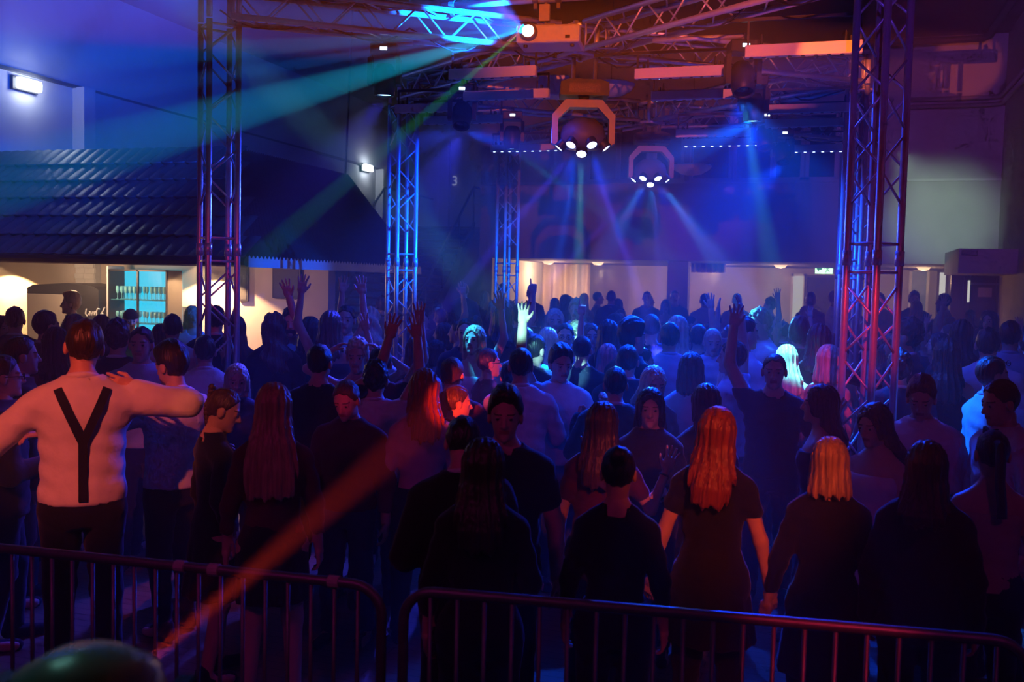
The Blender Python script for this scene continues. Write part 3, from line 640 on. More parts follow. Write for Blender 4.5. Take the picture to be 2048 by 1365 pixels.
# hard cyan-white spots picking out dancers
spot(m4, at(1572, 705, 8.45), (0.08, 0.75, 1.0), 5000, 9, 0.6, 0.03)
spot(m3, at(1525, 645, 9.9), (0.04, 0.5, 1.0), 4200, 5, 0.6, 0.03)
spot(m1, at(955, 680, 8.6), (0.02, 0.40, 1.0), 2200, 7, 0.7, 0.03)
spot(m4, at(1300, 850, 6.0), BLUE, 2200, 30, 0.7, 0.05)
spot(m4, at(1950, 770, 7.0), (0.0, 0.10, 1), 2600, 30, 0.8, 0.05)
spot(m2, at(700, 700, 8.0), (0.03, 0.04, 1), 2400, 34, 0.8, 0.05)
spot(m1, at(330, 780, 6.6), (0.05, 0.04, 1), 700, 30, 0.8, 0.05)
spot(m7, at(1120, 720, 8.5), BLUE, 3400, 30, 0.7, 0.05)
spot(m5, at(1500, 1100, 5.6), BLUE, 2400, 40, 0.8, 0.05)
# the same heads catch the towers
spot(m5, (TW['C'][0], TW['C'][1], 2.7), (0.0, 0.10, 1), 5000, 22, 0.7, 0.04)
spot(m5, (TW['E'][0], TW['E'][1], 2.7), (0.0, 0.10, 1), 5000, 16, 0.7, 0.04)
spot(m2, (TW['D'][0], TW['D'][1], 2.7), (0.0, 0.06, 1), 4500, 20, 0.7, 0.04)
spot(m2, (TW['A'][0], TW['A'][1], 2.9), (0.02, 0.05, 1), 1800, 26, 0.7, 0.04)
spot(m2, (TW['B'][0], TW['B'][1], 2.7), (0.02, 0.05, 1), 1500, 20, 0.7, 0.04)

# projector light: the picture leaves the lens as separate coloured shafts
LW = Matrix.Translation(prj.location) @ Matrix.Rotation(R(6), 4, 'Z')
LENS = LW @ (lens_loc + Vector((-0.02, -0.10, 0)))
for (tx, ty, td, col, wt, deg) in ((480, 222, 7.2, (0.0, 0.40, 0.66), 26000, 7.0), (480, 146, 7.2, (0.0, 0.16, 0.66), 24000, 2.6), (480, 98, 7.2, (0.0, 0.24, 0.60), 22000, 3.6), (520, 25, 7.3, (0.0, 0.18, 0.70), 11000, 5.0),
                                   (700, -30, 7.0, (0.0, 0.36, 0.62), 1700, 4.0), (830, -45, 7.0, (0.0, 0.55, 0.50), 2000, 4.5), (930, -50, 7.0, (1.0, 0.10, 0.10), 2200, 6.0), (480, 292, 7.2, (0.02, 0.10, 0.16), 5000, 4.5),
                                   (805, 268, 9.0, (0.03, 0.60, 0.10), 7000, 4.6)):
    spot(LENS, at(tx, ty, td), col, wt, deg, 0.35, 0.01, name='projector_light')
spot(LENS, (XL, 14.0, 8.6), (0.0, 0.10, 1.0), 3600, 54, 0.4, 0.02, name='projector_light')     # the dim blue ground of the picture, on the left wall
spot((-5.3, 7.5, 5.1), (XL, 13.0, 6.3), (0.0, 0.07, 1.0), 3000, 75, 0.8, 0.05)                 # added unseen blue wash for the left wall, no fixture on the tower

# pendant lamps (unlit white dishes) and the pale box behind the near head
for px, py, dp, r_, lab in ((1383, 338, 17.5, 0.36, 'unlit white dish pendant hanging before the rear windows'), (1222, 178, 12.5, 0.30, 'unlit white dish pendant behind the near multi beam head')):
    p = at(px, py, dp); t = thing('dish_pendant', lab, 'lamp', (p.x, p.y, p.z))
    MB().lathe([(0.0005, -0.10 * r_ / 0.3), (r_ * 0.5, -0.075 * r_ / 0.3), (r_ * 0.85, -0.02), (r_, 0.05), (r_ * 0.98, 0.06), (r_ * 0.3, 0.05), (0.02, 0.06)], 28).build('dish', WHITEP, t, True)
    MB().cyl((0, 0, 0.05), (0, 0, ZC - p.z), 0.006, n=6).build('cord', BLACKP, t)
p = at(1107, 175, 11.2); t = thing('ceiling_speaker', 'pale box loudspeaker hanging behind the near multi beam head', 'speaker', (p.x, p.y, p.z), R(YAW))
MB().box((0, 0, 0), (0.34, 0.3, 0.22)).build('cabinet', WHITEP, t, bevel=0.015); MB().cyl((0, 0, 0.1), (0, 0, ZT - p.z), 0.012).build('hanger', STEEL, t)
# cables drooping along the arms
for i, (a_, b_) in enumerate(((HUB1, TW['B']), (HUB1, TW['A']), (HUB2, TW['D']), (HUB1, TW['D']), (HUB2, TW['F']))):
    pts = []
    for k in range(25):
        u = k / 24; pts.append((a_[0] + (b_[0] - a_[0]) * u, a_[1] + (b_[1] - a_[1]) * u, ZT + 0.10 - 0.14 * abs(math.sin(u * math.pi * (3 + i % 2))) + 0.02 * math.sin(u * 31)))
    tag(MB().tube(pts, 0.008, 6).build('power_cable', BLACKP, smooth=True), 'black cable looping along the truss arm to the %s' % ('right front tower', 'left front tower', 'far middle right tower', 'near middle right tower', 'rear right tower')[i], 'cable', 'rig cables')
for px, y in ((692, 11.5),):
    p = on_y(px, 200, 15.5); tag(MB().cyl((p.x, 15.5, 3.9), (p.x + 0.12, 15.5, ZC), 0.02, n=6).build('hanging_rope', BLACKP), 'thin dark rope hanging from the ceiling behind the tiled roof', 'rope')

# ------------------------------------------------------------------ barrier
def barrier(pl, pr, zl, lab, n):
    a = on_z(*pl, zl); b = on_z(*pr, zl); d = (b - a); L = Vector((d.x, d.y)).length; rz = math.atan2(d.y, d.x)
    t = thing('crowd_barrier', lab, 'barrier', (a.x, a.y, 0), rz, 'crowd barriers along the stage')
    r = 0.11; z0 = 0.16
    pts = [(0, 0, z0)]
    pts += [(0, 0, zl - r - 0.1)] + [(r - r * math.cos(k * math.pi / 12), 0, zl - r + r * math.sin(k * math.pi / 12)) for k in range(7)]
    pts += [(L - r + r * math.sin(k * math.pi / 12), 0, zl - r + r * math.cos(k * math.pi / 12)) for k in range(7)] + [(L, 0, z0)]
    MB().tube(pts, 0.019, 10).build('frame_tube', STEEL, t, True)
    MB().tube([(0, 0, z0), (L, 0, z0)], 0.019, 10).build('bottom_rail', STEEL, t, True)
    for i in range(n):
        x = (i + 1) * L / (n + 1); bar('upright', (x, 0, z0), (x, 0, zl - 0.01), 0.008, t, STEEL, 8)
    for x in (0.25, L - 0.25): MB().box((x, 0, 0.085), (0.05, 0.5, 0.012)).cyl((x, 0, 0.09), (x, 0, z0), 0.014).build('foot', STEEL, t)
    return t
bl = barrier((-130, 1084), (764, 1174), 1.1, 'left crowd barrier with round corner and thin uprights', 20)
br = barrier((808, 1180), (2062, 1287), 1.1, 'right crowd barrier lit red along its top rail', 20)
for px in (352, 420, 662):
    p = on_z(px, 1138 + (px - 352) * 0.1, 1.1)
    q = bl.matrix_basis.inverted() @ Vector((p.x, p.y, 1.1))
    MB().lathe([(0.021, -0.022), (0.024, -0.02), (0.024, 0.02), (0.021, 0.022)], 12, Matrix.Translation((q.x, 0, 1.1)) @ Matrix.Rotation(R(90), 4, 'Y')).build('tape_band', mat('pale_tape', (0.6, 0.5, 0.5), 0.6), bl)

# ------------------------------------------------------------------ stage lamp at the lower left
p = at(175, 1385, 1.35)
t = thing('stage_lamp_head', 'blurred stage moving head with a domed top at the lower left', 'stage lamp', (p.x, p.y, p.z), R(YAW))
MB().lathe([(0.0005, 0.062), (0.05, 0.056), (0.095, 0.03), (0.112, -0.02), (0.112, -0.12), (0.0005, -0.13)], 28).build('head', mat('stage_head', (0.5, 0.55, 0.55), 0.3, 0.1), t, True)
for sx in (-1, 1): MB().box((sx * 0.125, 0, -0.12), (0.025, 0.09, 0.26)).build('yoke_arm', BLACKP, t)
MB().box((0, 0, -0.30), (0.32, 0.22, 0.1)).build('base', BLACKP, t, bevel=0.01)
l0 = at(262, 1352, 1.5)
d_ = (at(800, 870, 6.2) - l0).normalized(); M = Matrix.Translation(l0 - Vector((p.x, p.y, p.z)))
MB().lathe([(0.0005, 0.0), (0.018, 0.0), (0.02, -0.03), (0.0005, -0.035)], 14, Matrix.Rotation(R(-YAW), 4, 'Z') @ M @ d_.to_track_quat('Z', 'Y').to_matrix().to_4x4()).build('beam_lens', glow('red_lens', (1.0, 0.1, 0.02), 6), t, True)
spot(l0 + d_ * 0.01, at(850, 850, 4.75), (1.0, 0.05, 0.01), 2300, 4.4, 0.8, 0.012)
spot(l0 + d_ * 0.01, at(690, 795, 6.0), RED, 130, 3.2, 1.0, 0.012)
point(p + Vector((-0.25, 0.1, 0.3)), (0.25, 0.7, 0.6), 0.28, 0.05)
lt = thing('lamp_tower', 'black lamp tripod carrying the stage lamp at the lower left', 'stand', (p.x, p.y, 0))
MB().cyl((0, 0, 0.1), (0, 0, p.z - 0.36), 0.025).build('pole', BLACKM, lt)
for k in range(3): MB().cyl((0, 0, 0.5), (0.4 * math.cos(k * 2.09), 0.4 * math.sin(k * 2.09), 0.015), 0.012).build('leg', BLACKM, lt)

# ------------------------------------------------------------------ haze in the hall
hm = bpy.data.materials.new('thin_haze'); hm.use_nodes = True; nt = hm.node_tree; nt.nodes.remove(nt.nodes['Principled BSDF'])
vsn = nt.nodes.new('ShaderNodeVolumeScatter'); vsn.inputs['Density'].default_value = 0.023; vsn.inputs['Anisotropy'].default_value = 0.0
vsn.inputs['Color'].default_value = (1, 1, 1, 1)
nt.links.new(vsn.outputs[0], nt.nodes['Material Output'].inputs['Volume'])
hm.cycles.homogeneous_volume = True
try: hm.cycles.volume_sampling = 'EQUIANGULAR'
except Exception: pass
hz = MB().box((-4.7, 14.5, 3.58), (15.4, 26.6, 7.1)).build('haze', hm)
tag(hz, 'thin stage haze filling the hall and showing the light beams', 'haze', kind='stuff')
# ================================================================== people
def lerp(a, b, t): return a + (b - a) * t
def smin(a, b, k):
    h = np.clip(0.5 + 0.5 * (b - a) / k, 0, 1); return b + (a - b) * h - k * h * (1 - h)
def cap(P, a, b, ra, rb):
    a = np.array(a, float); b = np.array(b, float); d = b - a; t = np.clip(((P - a) @ d) / max(1e-9, d @ d), 0, 1)
    return np.linalg.norm(P - a - t[..., None] * d, axis=-1) - (ra + (rb - ra) * t)
def ell(P, c, r):
    q = (P - np.array(c)) / np.array(r); l = np.linalg.norm(q, axis=-1)
    return (l - 1) * min(r) * 0.6 + (l - 1) * 0.4 * np.mean(r)
def rbox(P, c, h, r):
    q = np.abs(P - np.array(c)) - (np.array(h) - r)
    return np.linalg.norm(np.maximum(q, 0), axis=-1) + np.minimum(q.max(-1), 0) - r
def section(P, tab):                    # stack of ellipses: rows (z, half width, half depth, y centre)
    tab = np.array(tab, float); z = P[..., 2]
    a = np.interp(z, tab[:, 0], tab[:, 1]); b = np.interp(z, tab[:, 0], tab[:, 2]); c = np.interp(z, tab[:, 0], tab[:, 3])
    l = np.sqrt((P[..., 0] / a) ** 2 + ((P[..., 1] - c) / b) ** 2)
    d = (l - 1) * np.minimum(a, b)
    return np.maximum(d, np.maximum(tab[0, 0] - z, z - tab[-1, 0]))
def grid(lo, hi, h):
    ax = [np.arange(lo[i] - 2 * h, hi[i] + 2.5 * h, h) for i in range(3)]
    return ax, np.stack(np.meshgrid(*ax, indexing='ij'), -1)
def surfnet(F, ax):
    S_ = F < 0; nx, ny, nz = F.shape
    o0 = np.array([a[0] for a in ax]); h = ax[0][1] - ax[0][0]
    cnt = np.zeros((nx - 1, ny - 1, nz - 1), np.int16); acc = np.zeros((nx - 1, ny - 1, nz - 1, 3), np.float32)
    cor = [(i, j, k) for i in (0, 1) for j in (0, 1) for k in (0, 1)]
    def sl(c): return tuple(slice(c[i], c[i] + F.shape[i] - 1) for i in range(3))
    for axis in range(3):
        for c in cor:
            if c[axis]: continue
            e = list(c); e[axis] = 1
            fa, fb = F[sl(c)], F[sl(e)]; m = (fa < 0) != (fb < 0)
            t = np.where(m, fa / np.where(m, fa - fb, 1), 0)
            cnt += m
            for i in range(3): acc[..., i] += m * (c[i] + (t if i == axis else 0))
    act = cnt > 0; idx = -np.ones(act.shape, np.int64); n = act.sum(); idx[act] = np.arange(n)
    pos = np.argwhere(act) + acc[act] / cnt[act][:, None]
    V = pos * h + o0
    Q = []
    for axis in range(3):
        u, v = [(1, 2), (2, 0), (0, 1)][axis]
        s0 = [slice(1, -1)] * 3; s0[axis] = slice(0, -1); s1 = list(s0); s1[axis] = slice(1, None)
        a, b = S_[tuple(s0)], S_[tuple(s1)]
        w = np.argwhere(a != b)
        if not len(w): continue
        flip = a[a != b]
        w = w.copy(); w[:, u] += 1; w[:, v] += 1
        def g(du, dv):
            q = w.copy(); q[:, u] -= du; q[:, v] -= dv
            return idx[q[:, 0], q[:, 1], q[:, 2]]
        q = np.stack([g(1, 1), g(0, 1), g(0, 0), g(1, 0)], 1)
        q[~flip] = q[~flip][:, ::-1]
        Q.append(q)
    return V, np.concatenate(Q) if Q else np.zeros((0, 4), int)
def npmesh(name, V, Q, mats, mi=None, smooth=True):
    me = bpy.data.meshes.new(name)
    me.vertices.add(len(V)); me.vertices.foreach_set('co', np.asarray(V, np.float32).ravel())
    me.loops.add(Q.size); me.loops.foreach_set('vertex_index', Q.ravel().astype(np.int32))
    me.polygons.add(len(Q)); me.polygons.foreach_set('loop_start', np.arange(0, Q.size, 4, dtype=np.int32))
    me.polygons.foreach_set('loop_total', np.full(len(Q), 4, np.int32))
    if mi is not None: me.polygons.foreach_set('material_index', np.asarray(mi, np.int32))
    me.polygons.foreach_set('use_smooth', np.full(len(Q), smooth))
    for m in mats: me.materials.append(m)
    me.update(calc_edges=True); me.validate(); return me

SKIN = mat('skin', (0.62, 0.37, 0.27), 0.5, 0, 0.06, 25, 0.05, 120, sheen=0.1)
LIP = mat('lip', (0.42, 0.15, 0.13), 0.45)
BROW = mat('eyebrow', (0.07, 0.045, 0.035), 0.8)
EYE = mat('eye_white', (0.42, 0.38, 0.36), 0.3)
IRIS = mat('iris', (0.03, 0.025, 0.03), 0.15)
def hairmat(n, c): return mat('hair_' + n, c, 0.38, 0, 0.35, 60, 0.5, 90, (1, 1, 0.06), spec=0.6)
HAIR = {'black': hairmat('black', (0.012, 0.010, 0.010)), 'dark': hairmat('dark', (0.03, 0.018, 0.012)), 'brown': hairmat('brown', (0.085, 0.045, 0.024)),
        'blonde': hairmat('blonde', (0.42, 0.28, 0.14)), 'light': hairmat('light', (0.62, 0.50, 0.34)), 'red': hairmat('red', (0.26, 0.06, 0.018)), 'pink': hairmat('pink', (0.55, 0.16, 0.22))}
def cloth(n, c, r=0.85): return mat('cloth_' + n, c, r, 0, 0.05, 18, 0.25, 22, spec=0.2, sheen=0.15)
CL = {'white': cloth('white', (0.74, 0.74, 0.76)), 'paleblue': cloth('paleblue', (0.45, 0.55, 0.70)), 'black': cloth('black', (0.014, 0.014, 0.016)), 'navy': cloth('navy', (0.02, 0.025, 0.05)),
      'wine': cloth('wine', (0.10, 0.02, 0.03)), 'beige': cloth('beige', (0.50, 0.36, 0.28)), 'grey': cloth('grey', (0.16, 0.16, 0.17)), 'green': cloth('green', (0.14, 0.28, 0.10)),
      'pink': cloth('pink', (0.55, 0.30, 0.36)), 'denim': cloth('denim', (0.05, 0.07, 0.14)), 'brown': cloth('brown', (0.09, 0.05, 0.03))}

# ---- head
def head_proto(h=0.0062):
    ax, P = grid((-0.11, -0.12, -0.07), (0.11, 0.14, 0.25), h)
    d = ell(P, (0, -0.005, 0.135), (0.074, 0.094, 0.096))
    d = smin(d, ell(P, (0, 0.035, 0.065), (0.056, 0.062, 0.072)), 0.03)
    d = smin(d, cap(P, (0, 0.078, 0.012), (0, 0.07, 0.02), 0.022, 0.025), 0.02)
    d = smin(d, cap(P, (-0.035, 0.078, 0.132), (0.035, 0.078, 0.132), 0.012, 0.012), 0.015)
    d = smin(d, cap(P, (0, 0.092, 0.118), (0, 0.112, 0.080), 0.009, 0.013), 0.010)
    d = smin(d, cap(P, (-0.012, 0.098, 0.076), (0.012, 0.098, 0.076), 0.009, 0.009), 0.008)
    d = smin(d, cap(P, (-0.018, 0.086, 0.048), (0.018, 0.086, 0.048), 0.010, 0.010), 0.008)
    for s in (-1, 1):
        d = -smin(-d, cap(P, (s * 0.033, 0.106, 0.112), (s * 0.033, 0.112, 0.112), 0.017, 0.017), 0.008)
        d = smin(d, cap(P, (s * 0.033, 0.080, 0.112), (s * 0.033, 0.080, 0.112), 0.0135, 0.0135), 0.002)
        d = smin(d, ell(P, (s * 0.079, -0.002, 0.10), (0.012, 0.022, 0.034)), 0.008)
    d = np.maximum(d, -cap(P, (-0.02, 0.1, 0.0485), (0.02, 0.1, 0.0485), 0.003, 0.003))
    d = smin(d, cap(P, (0, -0.012, -0.09), (0, -0.002, 0.06), 0.052, 0.052), 0.025)
    V, Q = surfnet(d, ax); C = V[Q].mean(1); x, y, z = C.T
    mi = np.zeros(len(Q), int)
    mi[(np.abs(x) < 0.024) & (y > 0.082) & (z > 0.038) & (z < 0.058)] = 1
    mi[(np.abs(x) > 0.012) & (np.abs(x) < 0.052) & (y > 0.06) & (z > 0.130) & (z < 0.1375)] = 2
    r = np.minimum(np.linalg.norm(C - [0.033, 0.094, 0.112], axis=1), np.linalg.norm(C - [-0.033, 0.094, 0.112], axis=1))
    mi[(r < 0.014) & (np.abs(z - 0.112) < 0.0065)] = 3; mi[r < 0.0075] = 4
    return V, Q, mi
HEAD = head_proto(); HEADLO = head_proto(0.011)
# ---- hands: wrist at origin, fingers +z, palm +y, thumb +x
def hand_proto(curl, spread, h=0.0048, straight=()):
    ax, P = grid((-0.07, -0.06, -0.05), (0.11, 0.10, 0.22), h)
    d = rbox(P, (0, 0, 0.05), (0.040, 0.015, 0.045), 0.013)
    d = smin(d, cap(P, (0, 0, -0.05), (0, 0, 0.02), 0.026, 0.026), 0.02)
    for i, (x, L) in enumerate(((0.030, 0.072), (0.010, 0.082), (-0.011, 0.076), (-0.031, 0.058))):
        c = 0.1 if i in straight else curl; a = np.array((x, 0.0, 0.088)); th = c; sp = spread * (x / 0.03)
        for j, f_ in enumerate((0.45, 0.3, 0.25)):
            b = a + L * f_ * np.array((math.sin(sp) * math.cos(th), math.sin(th), math.cos(th) * math.cos(sp)))
            d = smin(d, cap(P, a, b, 0.0092 - 0.0008 * j, 0.0086 - 0.0008 * j), 0.005); a = b; th += c
    tcur = min(curl, 0.8)
    a, b, c = np.array((0.028, 0.004, 0.022)), np.array((0.058 - 0.01 * tcur, 0.012 + 0.03 * tcur, 0.056)), np.array((0.075 - 0.05 * tcur, 0.018 + 0.05 * tcur, 0.088))
    d = smin(d, cap(P, a, b, 0.015, 0.011), 0.012); d = smin(d, cap(P, b, c, 0.011, 0.0085), 0.005)
    return surfnet(d, ax)
HANDS = {'open': hand_proto(0.10, 0.28), 'relaxed': hand_proto(0.42, 0.10), 'fist': hand_proto(1.25, 0.02), 'point': hand_proto(1.2, 0.02, straight=(0,)), 'lo': hand_proto(0.42, 0.1, 0.0085)}

# ---- hair styles, in head space
def hair_proto(style, h=0.0085):
    L = {'long': 0.27, 'verylong': 0.38, 'mid': 0.18, 'bob': 0.13, 'wavy': 0.28}.get(style, 0)
    ax, P = grid((-0.22, -0.24 if L else -0.2, min(-0.02, 0.02 - L)), (0.22, 0.12, 0.27), h)
    x, y, z = P[..., 0], P[..., 1], P[..., 2]
    face = (y - 0.070) * 0.86 - (z - 0.185) * 0.52
    if style == 'cap':
        d = ell(P, (0, -0.006, 0.145), (0.092, 0.112, 0.102)); d = np.maximum(d, 0.135 - z)
        return surfnet(d, ax)
    if not L:
        top = {'short': 0.0, 'quiff': 0.022, 'buzz': -0.006, 'curly': 0.018}.get(style, 0.0)
        d = ell(P, (0, -0.008, 0.138 + top * 0.5), (0.083 + 0.3 * top, 0.104 + 0.3 * top, 0.105 + top))
        if style == 'quiff': d = smin(d, ell(P, (0, 0.055, 0.215), (0.055, 0.035, 0.03)), 0.03)
        if style == 'curly': d = d + 0.010 * np.sin(x * 95 + 2) * np.sin(y * 90) * np.sin(z * 92 + 1)
        d = np.maximum(d, face)
        if style == 'tied': d = np.maximum(ell(P, (0, -0.008, 0.137), (0.081, 0.102, 0.103)), face)
        d = np.maximum(d, np.minimum(0.122 - z, y + 0.030 - (0.122 - z) * 0.25))           # ears stay free
        d = np.maximum(d, face + 0.006 * np.sin(x * 120))
        d = np.maximum(d, 0.030 - z)
        if style in ('bun', 'pony', 'braid'):
            if style == 'bun': d = smin(d, ell(P, (0, -0.105, 0.20), (0.045, 0.04, 0.045)), 0.015)
        d = d + 0.0022 * np.sin(x * 150 + np.sin(z * 40) * 2) * (style != 'buzz')
        return surfnet(d, ax)
    a = ell(P, (0, -0.012, 0.135), (0.090, 0.108, 0.106))
    vl = 1.0 if style == 'verylong' else 0.0
    tab = [(-L + 0.0, 0.055 + 0.055 * vl, 0.016, -0.146), (-L * 0.8, 0.085 + 0.045 * vl, 0.032, -0.146), (-L * 0.55, 0.105 + 0.03 * vl, 0.044, -0.136), (-0.07, 0.114 + 0.008 * vl, 0.060, -0.100), (-0.02, 0.106, 0.078, -0.060), (0.06, 0.096, 0.098, -0.022), (0.14, 0.090, 0.106, -0.012)]
    if style == 'bob': tab = [(-0.10, 0.100, 0.075, -0.055), (-0.04, 0.110, 0.088, -0.045), (0.06, 0.100, 0.100, -0.022), (0.14, 0.090, 0.106, -0.012)]
    c = section(P, tab); d = smin(a, c, 0.02)
    wv = 0.010 if style == 'wavy' else 0.0
    th = np.arctan2(x, -(y + 0.0) + 0.05)
    d = d + 0.0040 * np.sin(th * 26 + np.sin(z * 14 + x * 20) * 1.3) + 0.0025 * np.sin(th * 61 + z * 9) + wv * np.sin(z * 42 + th * 5)
    d = np.maximum(d, -ell(P, (0, 0.105, 0.075), (0.064, 0.085, 0.112)))
    d = np.maximum(d, y - 0.085)
    d = np.maximum(d, (-L if style != 'bob' else -0.10) + 0.028 * np.abs(np.sin(th * 9 + 1)) + 0.018 * np.abs(np.sin(th * 23)) - z)
    if style != 'bob': d = np.maximum(d, np.minimum(y + 0.0, 0.03 - z))
    else: d = np.maximum(d, np.minimum(y - 0.02, 0.03 - z))
    return surfnet(d, ax)
HM = {}
def hair_mesh(style, col):
    k = (style, col)
    if k not in HM:
        if style not in HM: HM[style] = hair_proto(style if style not in ('pony', 'braid') else 'short' if False else style)
        V, Q = HM[style]; HM[k] = npmesh('hair', V, Q, [HAIR[col]])
    return HM[k]
def braid_mesh():
    m = MB()
    for i in range(13):
        for s in (-1, 1):
            z = 0.225 - i * 0.026; y = -0.125 - 0.02 * math.sin(i / 12 * 3.1) - 0.012 * (i > 3)
            M = Matrix.Translation((s * 0.009, y, z + s * 0.006)) @ Matrix.Rotation(s * 0.7, 4, 'Y')
            r = 0.023 * (1 - i / 22)
            m.lathe([(0.0005, -0.022), (r * 0.8, -0.012), (r, 0), (r * 0.8, 0.012), (0.0005, 0.022)], 8, M)
    return m
def pony_mesh():
    return MB().tube([(0, -0.10, 0.17), (0, -0.15, 0.16), (0, -0.165, 0.08), (0, -0.16, -0.02), (0.01, -0.165, -0.12), (0.015, -0.16, -0.2)], 0.026, 10)

# ---- bodies
TORSO = {'m': [(0.80, 0.150, 0.105, 0), (0.90, 0.166, 0.116, 0), (1.04, 0.150, 0.106, 0.002), (1.20, 0.166, 0.115, 0.002), (1.31, 0.182, 0.120, -0.004), (1.385, 0.175, 0.103, -0.012), (1.43, 0.135, 0.083, -0.015), (1.47, 0.080, 0.066, -0.014), (1.50, 0.058, 0.056, -0.012)],
         'f': [(0.80, 0.160, 0.108, 0), (0.90, 0.170, 0.120, -0.004), (1.05, 0.124, 0.092, 0.002), (1.18, 0.134, 0.098, 0.004), (1.27, 0.150, 0.116, 0.016), (1.36, 0.150, 0.094, -0.002), (1.415, 0.115, 0.074, -0.012), (1.46, 0.062, 0.054, -0.012), (1.50, 0.048, 0.048, -0.01)]}
DIM = {'m': dict(sx=0.182, sz=1.372, u=0.295, f=0.265, r=(0.056, 0.045, 0.033)), 'f': dict(sx=0.150, sz=1.368, u=0.275, f=0.245, r=(0.045, 0.036, 0.026))}
ARMS = {'d': ((.27, -.03, -1), (.08, .20, -1), 'relaxed', (-1, .2, 0)), 'd2': ((.34, -.10, -1), (.20, .10, -1), 'relaxed', (-.6, .8, 0)),
        'b': ((.28, .12, -1), (-.42, .85, .12), 'relaxed', (-.7, -.3, -.6)), 'bu': ((.32, .35, -.75), (-.10, .5, .85), 'fist', (-1, 0, 0)),
        'bo': ((.45, .2, -.75), (.30, .35, .9), 'open', (-.3, 1, 0)), 'u': ((.42, .10, .85), (-.10, .08, 1), 'open', (0, 1, 0)), 'uo': ((.78, .08, .55), (.28, .06, 1), 'open', (0, 1, 0)),
        'up': ((.50, .15, .80), (.02, .05, 1), 'point', (0, 1, 0)), 'uf': ((.45, .15, .80), (.0, .1, 1), 'fist', (-1, 0, 0)),
        'h': ((.85, .20, .50), (-.80, -.05, .60), 'relaxed', (0, 0, -1)), 'n': ((1, .02, -.06), (-.96, -.06, .30), 'relaxed', (-.2, 1, 0)), 'o': ((.85, -.02, -.78), (.78, .12, -.72), 'relaxed', (-1, .3, 0)),
        'f': ((.25, .9, -.45), (-.05, 1, .0), 'relaxed', (-1, 0, 0)), 's': ((.85, .45, -.30), (.85, .40, -.05), 'relaxed', (0, 0, -1)), 'hip': ((.55, -.28, -.85), (-.10, .30, -.90), 'relaxed', (-.3, -1, 0)),
        'ul': ((.35, .15, .70), (.0, .1, 1), 'open', (0, 1, 0)),
        'w': ((.20, .60, .65), (.05, .38, .95), 'open', (-.5, 1, 0)),
        'brow': ((.75, .55, .30), (-.80, .25, .35), 'relaxed', (0, 0, -1))}
def unit(v): v = np.array(v, float); return v / np.linalg.norm(v)
BC = {}
